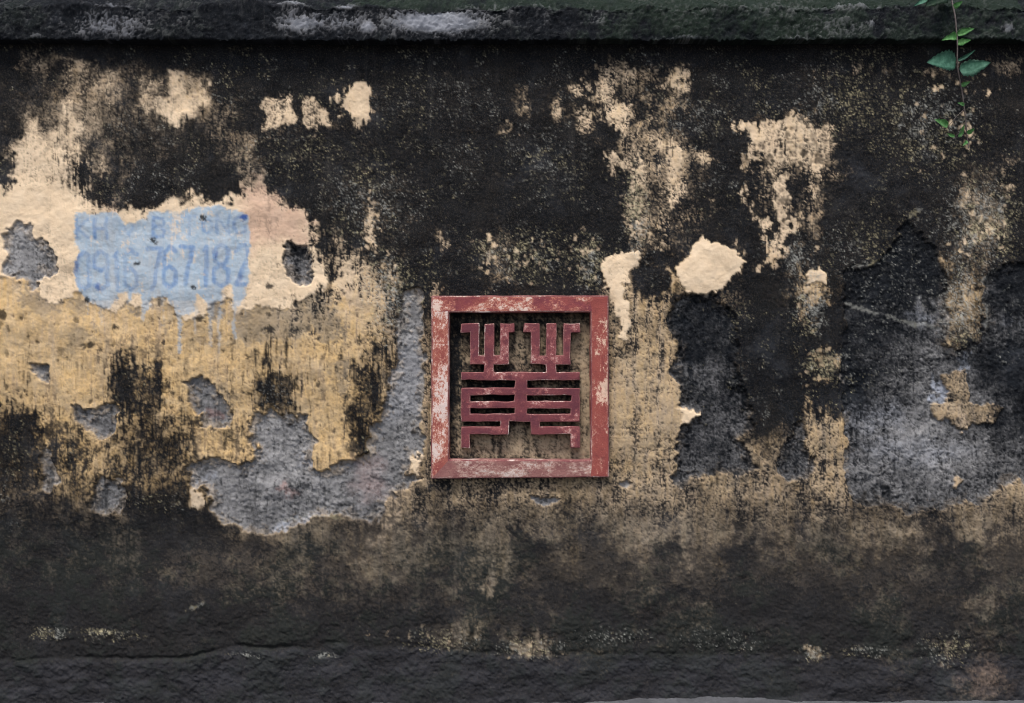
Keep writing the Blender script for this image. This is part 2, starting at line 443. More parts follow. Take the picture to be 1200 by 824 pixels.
# scattered flaking beyond the photograph
ex = sstep(0.9, 1.0, nA + 0.12 * nB) * sstep(30, 160, np.maximum(-XX, XX - 1200)) * sstep(230, 300, YY) * (1 - sstep(600, 660, YY))
coat *= 1 - ex; depth = np.maximum(depth, ex * 8); lev = lev * (1 - ex) + 0.25 * ex; tone = tone * (1 - ex) + .5 * ex

# islands of plaster still standing in the bare fields
ISLAND = [
    t4(900, 412, 765, 260, 790, 250, 820, 230, 820, 100, 860, 80, 920, 85, 935, 150, 950, 230, 1000, 240, 1060, 250, 1090, 270, 1080, 320, 1000, 345, 950, 345, 900, 365, 860, 350, 800, 310),
    t4(600, 412, 770, 258, 850, 270, 890, 285, 880, 305, 840, 320, 780, 350),
    t4(300, 412, 725, 490, 750, 473, 785, 490, 780, 540, 760, 575, 740, 560),
    t4(0, 412, 890, 660, 920, 640, 965, 690, 955, 740, 925, 750, 900, 730),
    t4(900, 206, 850, 440, 1000, 440, 1000, 690, 960, 780, 850, 790, 830, 740, 860, 640),
    t4(900, 412, 860, 600, 890, 580, 905, 610, 880, 625),
]
for p in ISLAND:
    sl, d = sdf(p, 2.2)
    d = d + 0.5 * nE[sl]
    m = 1 - sstep(-0.8, 0.8, d)
    coat[sl] = np.maximum(coat[sl], m); depth[sl] *= 1 - m
    part[sl][d < 0] = 0
for p, v in ((ISLAND[1], .0), (ISLAND[2], .0), (ISLAND[3], .02), (ISLAND[5], .1)):
    setlev(p, v, 2, 2)
setlev(t4(300, 412, 600, 760, 620, 700, 680, 650, 730, 620, 780, 570, 800, 620, 700, 690, 640, 820, 560, 900, 520, 900), .22, 5)
# pale lilac skim beside the island, pale washed streaks on the bare fields
pale = np.zeros((H, W), np.float32)
for p, k, s in [
    (t4(900, 412, 870, 20, 940, 20, 940, 100, 920, 85, 860, 80), .9, 2), (t4(900, 412, 770, 150, 800, 115, 825, 180, 815, 230, 765, 235), .95, 1.5),
    (t4(900, 206, 610, 640, 690, 610, 760, 670, 740, 710, 640, 690), .55, 9), (t4(900, 206, 500, 60, 620, 90, 640, 190, 560, 210), .26, 12),
    (t4(300, 412, 80, 824, 190, 770, 290, 750, 290, 770, 180, 800, 110, 850), .75, 4), (t4(0, 412, 940, 600, 990, 580, 1000, 610, 960, 640), .4, 5),
    (t4(300, 412, 210, 490, 270, 490, 280, 545, 220, 545), .4, 6), (t4(900, 206, 1080, 650, 1170, 660, 1150, 720, 1100, 710), .5, 4),
    (t4(900, 412, 360, 240, 620, 250, 640, 340, 480, 370, 370, 330), .30, 12), (t4(900, 412, 400, 430, 900, 420, 950, 470, 760, 520, 500, 510), .24, 14),
    (t4(600, 206, 870, 60, 940, 50, 940, 260, 870, 280), .28, 8), (t4(300, 412, 560, 120, 780, -120, 790, 300, 620, 340), .16, 14)]:
    sl, d = sdf(p, 4.0)
    pale[sl] = np.maximum(pale[sl], k * (1 - sstep(-s, s, d)) * (0.55 + 0.6 * cdf(nB[sl])))

# ---- smooth cream overcoat with its broken lower edge, and crisp cream patches
cream = np.zeros((H, W), np.float32)
CREAM = [
    [(-60, 120), (-60, 318), (45, 325), (50, 345), (70, 357), (85, 348), (105, 353), (125, 361), (135, 366), (150, 356), (163, 357), (166, 364), (178, 353), (190, 350), (201, 356), (207, 376), (220, 376), (233, 373), (243, 366), (250, 356), (265, 353), (273, 360), (283, 363), (300, 364), (312, 366), (325, 363), (350, 357), (365, 351), (384, 343), (388, 325), (376, 310), (366, 285), (362, 255), (342, 240), (325, 222), (300, 190), (200, 120)],
    t4(600, 206, 760, 400, 830, 390, 850, 330, 900, 285, 940, 310, 990, 335, 1040, 370, 1090, 400, 1075, 470, 1000, 500, 960, 550, 860, 565, 800, 540, 770, 490),
    t4(600, 206, 415, 430, 470, 380, 530, 350, 570, 332, 592, 355, 585, 400, 550, 450, 560, 490, 520, 500, 530, 560, 550, 620, 545, 700, 548, 780, 490, 750, 510, 700, 470, 590, 440, 500, 420, 460),
    t4(900, 206, 190, 440, 230, 435, 275, 465, 272, 510, 230, 500, 190, 515),
    ISLAND[1], ISLAND[2], ISLAND[3],
]
for i, p in enumerate(CREAM):
    sl, d = sdf(p, 2.2)
    m = 1 - sstep(-1.0, 1.0, d + 0.8 * nE[sl])
    cream[sl] = np.maximum(cream[sl], m)
    if i in (1, 2, 3):
        lev[sl] = lev[sl] * (1 - m) + (0.0 if i == 1 else 0.05) * m
        part[sl][d < 0] = 100 + i
edge = cream - np.roll(cream, 2, 0)
# dirty olive film on the coat just under that edge
film = np.zeros((H, W), np.float32)
for p, k in [
    ([(283, 366), (350, 360), (385, 346), (402, 370), (400, 405), (385, 402), (372, 390), (355, 389), (340, 396), (310, 398), (292, 402), (284, 385)], .85),
    (t4(0, 206, 100, 520, 185, 500, 220, 550, 265, 600, 275, 640, 150, 650, 100, 600), .7),
    (t4(0, 206, 330, 570, 420, 590, 420, 650, 330, 720, 340, 650), .6), (t4(0, 206, 340, 700, 430, 720, 420, 824, 330, 824), .7),
    (t4(0, 206, 590, 600, 650, 595, 665, 640, 610, 640), .95), (t4(0, 206, 960, 660, 1000, 600, 1050, 590, 1040, 690, 980, 690), .95),
    (t4(0, 206, 710, 590, 760, 578, 805, 600, 830, 680, 790, 740, 780, 640, 720, 610), .5), (t4(0, 206, 355, 110, 415, 110, 410, 175, 360, 165), .6),
    (t4(0, 206, 1090, 640, 1200, 640, 1200, 760, 1100, 740), .6), (t4(0, 206, 870, 690, 960, 660, 960, 780, 900, 824, 870, 800), .5),
    (t4(300, 412, 340, 80, 420, 70, 440, 200, 410, 220, 360, 150), .8), (t4(0, 412, 1020, 150, 1080, 140, 1090, 240, 1040, 230), .7),
    (t4(300, 412, 180, 230, 245, 240, 245, 290, 190, 280), .7)]:
    sl, d = sdf(p, 4.0)
    film[sl] = np.maximum(film[sl], k * (1 - sstep(-2.5, 2.5, d + 3 * nB[sl])))
film *= (1 - cream) * coat
film = np.maximum(film, .42 * sstep(.5, .95, cdf(nS + .4 * nF)) * (1 - cream) * coat * sstep(345, 375, YY))
film = np.maximum(film, 0.55 * sstep(0.55, 0.95, cdf(nA * 0.6 + nB * 0.8)) * (1 - cream) * coat * sstep(330, 380, YY))

# ---- ochre saturation of the coat
ochre = (0.10 + 0.10 * nA + .12 * sstep(320, 420, YY)).astype(np.float32)
for p, v, s in [([(-60, 330), (110, 345), (300, 362), (430, 360), (470, 480), (430, 560), (250, 610), (-60, 560)], .85, 25),
                ([(715, 400), (790, 330), (830, 480), (800, 560), (715, 560)], .45, 20),
                (t4(0, 412, 720, 60, 860, 100, 870, 240, 740, 280), 1.15, 12), (t4(0, 412, 150, 270, 300, 280, 280, 400, 160, 380), 1.05, 12),
                ([(930, 310), (990, 310), (990, 580), (940, 580)], .55, 12), ([(1105, 310), (1155, 310), (1155, 400), (1105, 400)], .5, 8)]:
    sl, d = sdf(p, 8.0)
    m = 1 - sstep(-s, s, d)
    ochre[sl] = ochre[sl] * (1 - m) + v * m
ochre += 0.22 * nS + 0.10 * nB

pink = np.zeros((H, W), np.float32)
for p, k, s in [(t4(300, 206, -60, 60, 0, 20, 80, 80, 170, 160, 250, 230, 240, 310, 0, 330, -80, 200), .75, 14), (t4(300, 412, 90, 620, 150, 630, 180, 670, 150, 690), .7, 4),
                (t4(300, 412, 470, 500, 580, 520, 600, 680, 520, 700, 460, 640), .32, 16), (t4(900, 618, 880, 760, 940, 650, 1000, 580, 1100, 620, 1130, 720, 1200, 700, 1200, 760, 1000, 790), .5, 22),
                (t4(0, 412, 970, 280, 1010, 280, 1020, 320, 980, 320), .5, 5), (t4(600, 618, 560, 340, 640, 350, 640, 440, 570, 440), .35, 10), (t4(0, 206, 480, 100, 560, 90, 560, 180, 500, 180), .4, 9)]:
    sl, d = sdf(p, 4.0)
    pink[sl] = np.maximum(pink[sl], k * (1 - sstep(-s, s, d + 2 * nB[sl])))
lev += 0.08 * sstep(575, 600, YY) - .06 * sstep(630, 670, YY) * (1 - sstep(690, 730, YY)) + .07 * sstep(675, 720, YY)
film = np.maximum(film, (.55 + .35 * cdf(nA)) * sstep(540, 620, YY) * coat)
film = np.maximum(film, (.15 + .55 * cdf(nF)) * sstep(690, 740, XX) * sstep(330, 420, YY) * coat * (1 - cream))
lev += .17 * np.clip(nS + .3 * nF, 0, 2) * sstep(370, 400, YY) * (1 - sstep(540, 580, YY)) * (XX < 470) * coat
setlev(t4(900, 618, 880, 760, 940, 650, 1000, 580, 1100, 620, 1130, 720, 1200, 700, 1200, 760, 1000, 790), .70, 22)

# ---- blue painted notice, its runs and its stencilled figures
blue = np.zeros((H, W), np.float32)
NOTICE = [(90, 251), (140, 250), (147, 263), (160, 261), (180, 250), (220, 246), (255, 241), (275, 246), (290, 254), (296, 272), (293, 336), (281, 358), (272, 360), (273, 336), (262, 337), (258, 352), (245, 360), (240, 350), (233, 346), (228, 365), (217, 372), (207, 372), (200, 352), (190, 350), (180, 350), (170, 368), (166, 356), (165, 345), (155, 342), (152, 356), (148, 342), (136, 342), (131, 362), (118, 360), (105, 352), (92, 346), (90, 300)]
RUNS = [(118, 121, 352, 384, .35), (190, 193, 348, 380, .4), (228, 231, 355, 392, .45), (286, 288, 335, 372, .4), (209, 214, 365, 414, .8), (273, 278, 355, 398, .7), (256, 260, 345, 416, .55), (244, 250, 352, 408, .5), (102, 105, 350, 368, .4), (166, 172, 350, 374, .7), (134, 137, 340, 362, .5), (149, 152, 338, 362, .5), (262, 264, 330, 350, .5)]
def notice_part(p, k, warp, soft):
    sl, d = sdf(p, warp)
    blue[sl] = np.maximum(blue[sl], k * (1 - sstep(-soft, soft, d + 0.8 * nB[sl])))
notice_part(NOTICE, 1.0, 1.3, 1.2)
for x0, x1, y0, y1, k in RUNS:
    notice_part([(x0, y0), (x1, y0), (x1 - .8, y1), (x0 + 1, y1)], k, 1.0, 1.0)
notice_area = np.zeros((H, W), bool)
notice_area[236:418, PADX + 84:PADX + 302] = True
GL = {'K': [(0, 0, 0, 1), (1, 0, .1, .5), (.1, .5, 1, 1)], 'H': [(0, 0, 0, 1), (1, 0, 1, 1), (0, .5, 1, .5)],
      'O': [(.5, 0, 0, .25), (0, .25, 0, .75), (0, .75, .5, 1), (.5, 1, 1, .75), (1, .75, 1, .25), (1, .25, .5, 0)],
      'V': [(0, 0, .5, 1), (.5, 1, 1, 0)], 'B': [(0, 0, 0, 1), (0, 0, .8, .05), (.8, .05, .9, .4), (.9, .4, 0, .5), (.6, .5, 1, .7), (1, .7, .8, 1), (.8, 1, 0, 1)],
      'E': [(0, 0, 0, 1), (0, 0, 1, 0), (0, .5, .8, .5), (0, 1, 1, 1)], 'T': [(0, 0, 1, 0), (.5, 0, .5, 1)], 'N': [(0, 1, 0, 0), (0, 0, 1, 1), (1, 1, 1, 0)],
      'G': [(1, .2, .6, 0), (.6, 0, .1, .2), (.1, .2, 0, .6), (0, .6, .3, 1), (.3, 1, 1, .9), (1, .9, 1, .6)],
      '0': [(.5, 0, 0, .12), (0, .12, 0, .88), (0, .88, .5, 1), (.5, 1, 1, .88), (1, .88, 1, .12), (1, .12, .5, 0)],
      '9': [(1, .15, .5, 0), (.5, 0, 0, .15), (0, .15, 0, .4), (0, .4, .5, .52), (.5, .52, 1, .4), (1, .1, 1, .88), (1, .88, .5, 1), (.5, 1, 0, .88)],
      '1': [(.5, 0, .5, 1), (.5, 0, .1, .1)], '6': [(1, .12, .5, 0), (.5, 0, 0, .15), (0, .15, 0, .88), (0, .88, .5, 1), (.5, 1, 1, .88), (1, .88, 1, .6), (1, .6, .5, .48), (.5, .48, 0, .58)],
      '7': [(0, 0, 1, 0), (1, 0, .35, 1)], '8': [(.5, 0, 0, .12), (0, .12, .1, .42), (.1, .42, 1, .6), (1, .6, 1, .88), (1, .88, .5, 1), (.5, 1, 0, .88), (0, .88, 0, .6), (0, .6, .9, .42), (.9, .42, 1, .12), (1, .12, .5, 0)],
      '2': [(0, .15, .3, 0), (.3, 0, .8, 0), (.8, 0, 1, .15), (1, .15, 1, .35), (1, .35, .05, .95), (0, 1, 1, 1)]}
TEXT = [('K', 62, 135, 118, 232, .7, 1.8), ('H', 172, 240, 115, 232, .85, 2.0), ('O', 268, 325, 115, 225, .12, 1.8), ('V', 348, 408, 160, 222, .45, 1.8), ('B', 525, 598, 110, 222, .75, 2.0),
        ('E', 625, 680, 110, 220, .12, 1.8), ('T', 710, 790, 100, 215, .40, 1.9), ('O', 830, 885, 115, 205, .55, 1.8), ('N', 915, 990, 95, 205, .55, 1.8), ('G', 1020, 1090, 95, 205, .7, 1.8),
        ('0', 65, 135, 320, 545, .75, 2.6), ('9', 168, 245, 310, 545, .8, 2.5), ('1', 285, 325, 320, 545, .75, 2.6), ('6', 352, 425, 300, 545, .55, 2.4), ('7', 492, 572, 295, 545, .75, 2.5),
        ('6', 592, 662, 285, 535, .75, 2.5), ('7', 695, 768, 285, 510, .8, 2.5), ('1', 835, 868, 285, 525, .7, 2.6), ('8', 900, 985, 275, 525, .8, 2.6), ('2', 1030, 1105, 275, 515, .8, 2.5)]
ink = np.zeros((H, W), np.float32)
bx = (slice(236, 350), slice(PADX + 84, PADX + 302))
ix, iy = XX[bx] + 0.5 * wxN[bx], YY[bx] + 0.5 * wyN[bx]
for ch, zx0, zx1, zy0, zy1, k, wd in TEXT:
    x0, x1, y0, y1 = 80 + zx0 / 5.217, 80 + zx1 / 5.217, 235 + zy0 / 5.217, 235 + zy1 / 5.217
    for a, b, c, d in GL[ch]:
        ax, ay, cx, cy = x0 + a * (x1 - x0), y0 + b * (y1 - y0), x0 + c * (x1 - x0), y0 + d * (y1 - y0)
        ex_, ey_ = cx - ax, cy - ay
        t = np.clip(((ix - ax) * ex_ + (iy - ay) * ey_) / (ex_ ** 2 + ey_ ** 2 + 1e-6), 0, 1)
        dd = np.hypot(ix - ax - t * ex_, iy - ay - t * ey_)
        ink[bx] = np.maximum(ink[bx], k * (1 - sstep(wd - 1.1, wd + 1.1, dd)))
ink *= np.clip(0.95 + 0.18 * nS2 + 0.15 * nA, 0.45, 1.5)
# a few spots where the first, darker coat of ink survives
navy = np.zeros((H, W), np.float32)
for p, k in [([(280, 256), (284, 252), (289, 252), (289, 259), (286, 258), (284, 256)], .9), (ell(92, 310, 2, 12), .5), (ell(116, 335, 2.5, 5), .5), (ell(255, 300, 2, 5), .5), (ell(282, 326, 3, 5), .35)]:
    sl, d = sdf(p, 1.2)
    navy[sl] = np.maximum(navy[sl], k * (1 - sstep(-1, 1, d + .6 * nB[sl])))
ink = np.clip(ink, 0, 1) * (blue > .5)
blue *= np.clip(0.93 + 0.05 * nS + 0.03 * nB, .5, 1) * np.where(YY > 352, 0.8, 1)
sl, d = sdf(NOTICE, 1.3)
m = 1 - sstep(-2, 2, d)
lev[sl] = lev[sl] * (1 - m * .97)
blue *= 1 - .6 * sstep(.90, .97, cdf(.8 * nS + .7 * nF + .25 * nC)) * sstep(-14, 0, -np.abs(YY - 300) + 62 + 20 * cdf(nA))
ink *= .5 + .5 * blue
part[notice_area & (blue > .35)] = 50

# ---- threshold the coverage into mould: speckled and streaked above, soft and smeared near the ground
low = sstep(590, 660, YY)
run = np.clip(np.exp(-((XX - 120) / 200) ** 2 - ((YY - 190) / 70) ** 2) + np.exp(-((XX - 920) / 90) ** 2 - ((YY - 260) / 90) ** 2) + .6 * np.exp(-((XX - 410) / 60) ** 2 - ((YY - 330) / 70) ** 2), 0, 1)
T = cdf((0.50 * nB + 0.68 * nC + (0.50 + .5 * run) * nS + 0.42 * nA) * (0.90 - .1 * run))
Tl = cdf((0.50 * nB + 0.32 * nC + 0.10 * nS + 0.9 * nA + .3 * nH) * 0.92)
Tm = cdf((0.62 * nB + 0.25 * nC + 0.75 * nS + 0.45 * nA) * .88)
leftlow = sstep(370, 410, YY) * (1 - sstep(440, 500, XX))
T = T * (1 - leftlow) + Tm * leftlow
T = T * (1 - low) + Tl * low
wd = 0.055 + .05 * leftlow + 0.15 * low + .05 * sstep(555, 600, YY) + 0.06 * (1 - coat)
thin = np.exp(-((XX - 150) / 190) ** 2 - ((YY - 130) / 75) ** 2)
lev -= .08 * thin
wd = wd + .07 * thin
crisp = np.clip(np.exp(-((XX - 830) / 190) ** 4 - ((YY - 190) / 140) ** 4) + np.exp(-((XX - 420) / 70) ** 4 - ((YY - 320) / 90) ** 4) + np.exp(-((XX - 370) / 90) ** 4 - ((YY - 125) / 40) ** 4), 0, 1)
wd = wd * (1 - .5 * crisp)
lev -= .05 * crisp * (lev < .75)
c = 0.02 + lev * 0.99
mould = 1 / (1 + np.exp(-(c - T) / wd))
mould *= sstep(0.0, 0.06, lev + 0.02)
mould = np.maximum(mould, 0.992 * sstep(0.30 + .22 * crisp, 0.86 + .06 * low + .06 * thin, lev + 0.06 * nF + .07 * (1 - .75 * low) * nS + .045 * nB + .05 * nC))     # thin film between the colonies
fl = np.zeros((H, W), np.float32)
for cx, cy, sx_, sy_, k_, rm in [(1105, 125, 26, 38, 34, .9), (1135, 150, 8, 22, 12, 1.2), (455, 345, 14, 22, 40, 1.0), (436, 262, 4, 26, 26, .8), (746, 240, 6, 26, 34, .9), (690, 305, 8, 18, 24, .7), (620, 305, 32, 12, 34, .6), (1150, 262, 18, 20, 44, .8),
                                 (1125, 355, 10, 32, 40, .8), (950, 352, 10, 20, 34, .9), (965, 430, 12, 10, 30, .9), (620, 758, 20, 6, 18, .9), (572, 296, 6, 12, 14, 1.0), (510, 745, 40, 10, 16, .6), (950, 765, 10, 5, 10, .9)]:
    for x_, y_, r_ in zip(rng.normal(cx, sx_, k_), rng.normal(cy, sy_, k_), rng.gamma(1.4, rm * .6, k_) + .2):
        a, b = int(x_) + PADX, int(y_)
        if b < 60 or b > 800: continue
        s_ = (slice(b - 10, b + 11), slice(a - 10, a + 11))
        q = np.hypot(XX[s_] - x_, (YY[s_] - y_) * .8) + 1.1 * nE[s_] + .5 * nC[s_]
        fl[s_] = np.maximum(fl[s_], (1 - sstep(r_ - .7, r_ + .7, q)) * min(1, .45 + r_ * .22))
mould *= 1 - fl * (1 - blue)
# small black colonies dotted over the clean coat
dots = np.zeros((H, W), np.float32)
nd = 1700
px_, py_, pr_ = rng.uniform(-PADX, 1200 + PADX, nd), rng.uniform(60, 620, nd), rng.gamma(2.0, 0.75, nd) + .5
px_[:330] = rng.uniform(0, 460, 330); py_[:330] = rng.uniform(365, 560, 330); pr_[:330] = rng.gamma(1.1, .9, 330) + .3; pk_ = rng.uniform(.3, 1, nd)
px_[500:820] = rng.normal(925, 34, 320); py_[500:820] = rng.normal(190, 32, 320); pr_[500:820] = rng.gamma(2.2, .62, 320) + .5
for x_, y_, r_, k_ in zip(px_, py_, pr_, pk_):
    a, b = int(x_) + PADX, int(y_)
    if b < 12 or b > H - 12 or a < 12 or a > W - 12: continue
    s_ = (slice(b - 10, b + 11), slice(a - 10, a + 11))
    q = np.hypot((XX[s_] - x_) * 1.15, (YY[s_] - y_) * .9) + 1.0 * nE[s_] + .4 * nC[s_]
    dots[s_] = np.maximum(dots[s_], k_ * (1 - sstep(r_ - .9, r_ + .9, q)))
clean_cream = blur(cream, 3) * (YY < 345)
mould = np.maximum(mould, dots * 0.9 * (1 - clean_cream * np.where(XX < 420, .93, .8)) * (1 - blue) * (lev < .8) * coat)
for x_, y_, r_ in [(353, 333, 0), (73, 353, 2.6), (103, 351, 2.6), (163, 309, 2.2), (240, 257, 3.0), (228, 337, 2.2), (181, 283, 3.5), (316, 336, 3.2), (192, 402, 3), (108, 404, 4.5), (135, 383, 3), (316, 386, 5)]:
    d = np.hypot((XX - x_) * .85, YY - y_) + .9 * nB
    mould = np.maximum(mould, (1 - sstep(r_ - 1, r_ + 1, d)) * .9)
mould = np.clip(mould, 0, 0.996)
edge_shade = np.zeros_like(mould)

# ---- pale lichen flecks
lich = np.zeros((H, W), np.float32)
dens = (0.018 + 0.115 * sstep(.35, .9, cdf(noise(1.2, 6, 160)))).astype(np.float32) * (1 - .7 * sstep(580, 640, YY)) * sstep(.5, .8, lev)
for cx, cy, rx, ry, k in [(430, 235, 60, 55, .26), (455, 345, 28, 42, .6), (620, 300, 60, 34, .32), (500, 120, 90, 40, .14), (690, 310, 18, 30, .6), (745, 245, 12, 45, .7), (990, 120, 70, 45, .26), (1090, 150, 60, 50, .36),
                          (1150, 260, 40, 45, .62), (1125, 355, 22, 50, .6), (950, 355, 18, 36, .62), (932, 305, 12, 20, .6), (965, 428, 24, 16, .6), (640, 190, 50, 30, .22), (820, 140, 60, 30, .2), (340, 180, 90, 40, .16), (160, 160, 90, 30, .1),
                          (1010, 290, 70, 40, .2), (1060, 340, 60, 50, .14), (620, 758, 34, 12, .42), (720, 745, 50, 14, .2), (840, 748, 60, 16, .16), (130, 745, 40, 10, .2), (290, 766, 20, 4, .35), (520, 750, 50, 14, .3), (950, 765, 16, 8, .5),
                          (1015, 762, 30, 8, .32), (1110, 760, 34, 20, .28), (880, 756, 26, 9, .2), (570, 295, 14, 14, .5), (1040, 430, 120, 60, .10), (120, 740, 25, 4, .7), (60, 742, 20, 8, .5), (380, 768, 14, 3, .8)]:
    g = np.exp(-((XX - cx) / rx) ** 2 - ((YY - cy) / ry) ** 2)
    dens = np.maximum(dens, k * g)
U = cdf((0.95 * noise(0.1, 0.8, 6) + 0.55 * noise(0.8, 1.5, 30)) * 0.92)
lich = sstep(0, .09, dens * 0.85 - (1 - U))
lich *= np.clip(.62 + .38 * nB, .12, 1)
# pale mineral veins
for pts, w_ in [([(992, 356), (1010, 362), (1028, 368)], 1.2), ([(1040, 370), (1060, 377), (1078, 380), (1100, 384)], 1.4), ([(1075, 248), (1062, 256)], 2.2), ([(1155, 385), (1154, 360)], 1.5), ([(1150, 330), (1163, 316)], 1.3), ([(1000, 312), (1018, 311), (1036, 303)], .9),
                ([(330, 612), (350, 606), (375, 603), (400, 607)], 1.0), ([(218, 715), (240, 706)], .8)]:
    for (ax, ay), (cx, cy) in zip(pts[:-1], pts[1:]):
        t = np.clip(((XX - ax) * (cx - ax) + (YY - ay) * (cy - ay)) / ((cx - ax) ** 2 + (cy - ay) ** 2), 0, 1)
        d = np.hypot(XX - ax - t * (cx - ax), YY - ay - t * (cy - ay)) + 1.0 * nB
        lich = np.maximum(lich, (1 - sstep(w_ - .8, w_ + .8, d + .8 * nF)) * .42)
lich *= (1 - blue) * sstep(50, 60, YY)

# ---- relief (metres, towards the street)
plinth = 774 - 16 * sstep(180, 300, XX) + 6 * sstep(430, 560, XX) + 5 * sstep(600, 800, XX) + 1.6 * bigX + .6 * wxN
step_ = sstep(-2.0, 3.5, YY - plinth + 1.2 * nF)
plinth_on = (1 - 0.75 * sstep(470, 640, XX)) * (.25 + .75 * cdf(1.6 * bigY + .8 * nA))
hgt = 0.0092 * coat - depth * 1e-3 * (1 - coat) + 0.0036 * cream - 0.0007 * film
rough = cdf(1.8 * noise(1.3, 6, 120))
hgt += (1 - coat) * (0.0024 * nA + (.0004 + 0.0014 * rough) * nB + (.0002 + .0006 * rough) * nC + 0.0007 * nH)
hgt += coat * (0.0011 * nA + 0.00055 * nB * (1 - .75 * cream) + 0.00035 * nC * (1 - .8 * cream))
hgt += 0.0006 * mould * nC + 0.0012 * lich
hgt -= 0.0022 * dots * coat * (1 - cream)
hgt += 0.004 * bigX
lowr = sstep(690, 750, YY)
hgt += lowr * (0.0014 * nA + (0.0001 + .0007 * cdf(2 * nF)) * nB + 0.0006 * nH * cdf(2 * bigY))
hgt += 0.0065 * step_ * plinth_on
hgt -= 0.010 * np.exp(-((YY - plinth + 2.5) / 2.2) ** 2) * plinth_on * cdf(nA * 1.5 + .8)
hgt += 0.0015 * rim * coat
# recess behind the relief panel
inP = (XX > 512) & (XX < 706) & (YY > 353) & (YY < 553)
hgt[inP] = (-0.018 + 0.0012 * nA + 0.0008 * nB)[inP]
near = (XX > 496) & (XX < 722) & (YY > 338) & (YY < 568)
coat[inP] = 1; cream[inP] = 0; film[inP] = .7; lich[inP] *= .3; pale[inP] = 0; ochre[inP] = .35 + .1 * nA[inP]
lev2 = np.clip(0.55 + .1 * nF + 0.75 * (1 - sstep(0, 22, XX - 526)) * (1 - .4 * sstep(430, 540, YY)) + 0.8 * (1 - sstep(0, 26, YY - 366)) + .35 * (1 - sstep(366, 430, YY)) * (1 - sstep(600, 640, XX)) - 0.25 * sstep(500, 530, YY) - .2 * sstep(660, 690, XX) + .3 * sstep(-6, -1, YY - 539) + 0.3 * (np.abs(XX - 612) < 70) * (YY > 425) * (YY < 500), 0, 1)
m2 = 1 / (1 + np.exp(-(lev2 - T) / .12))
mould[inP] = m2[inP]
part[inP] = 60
part[(part == 0) & (YY > plinth)] = 70
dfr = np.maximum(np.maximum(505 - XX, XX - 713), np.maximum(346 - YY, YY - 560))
ao_mould = np.exp(-np.maximum(dfr, 0) / 7.0) * (dfr > 0)  # occlusion shade around the frame, painted into the mould mask
mould = np.maximum(mould, np.clip(ao_mould * (0.95 * cdf(nB + nA + .8)) * np.where(XX > 713, .55, 1.0) * np.where(YY > 560, .8, 1.0), 0, .96))

moss = np.clip(0.10 * sstep(.5, .9, cdf(nA)) * low, 0, 1)
lite = np.maximum(cream, .8 * (1 - sstep(290, 350, YY + 14 * nA)) * coat * np.clip(.8 + .25 * nF, 0, 1))
M1 = np.stack([coat, lite, mould, blue], -1)
M2 = np.stack([ink, lich, moss, ochre], -1)
M3 = np.stack([film, np.clip(tone, 0, 1.2), pink, pale], -1)
M4 = np.stack([navy, low, step_ * lowr, dots], -1)

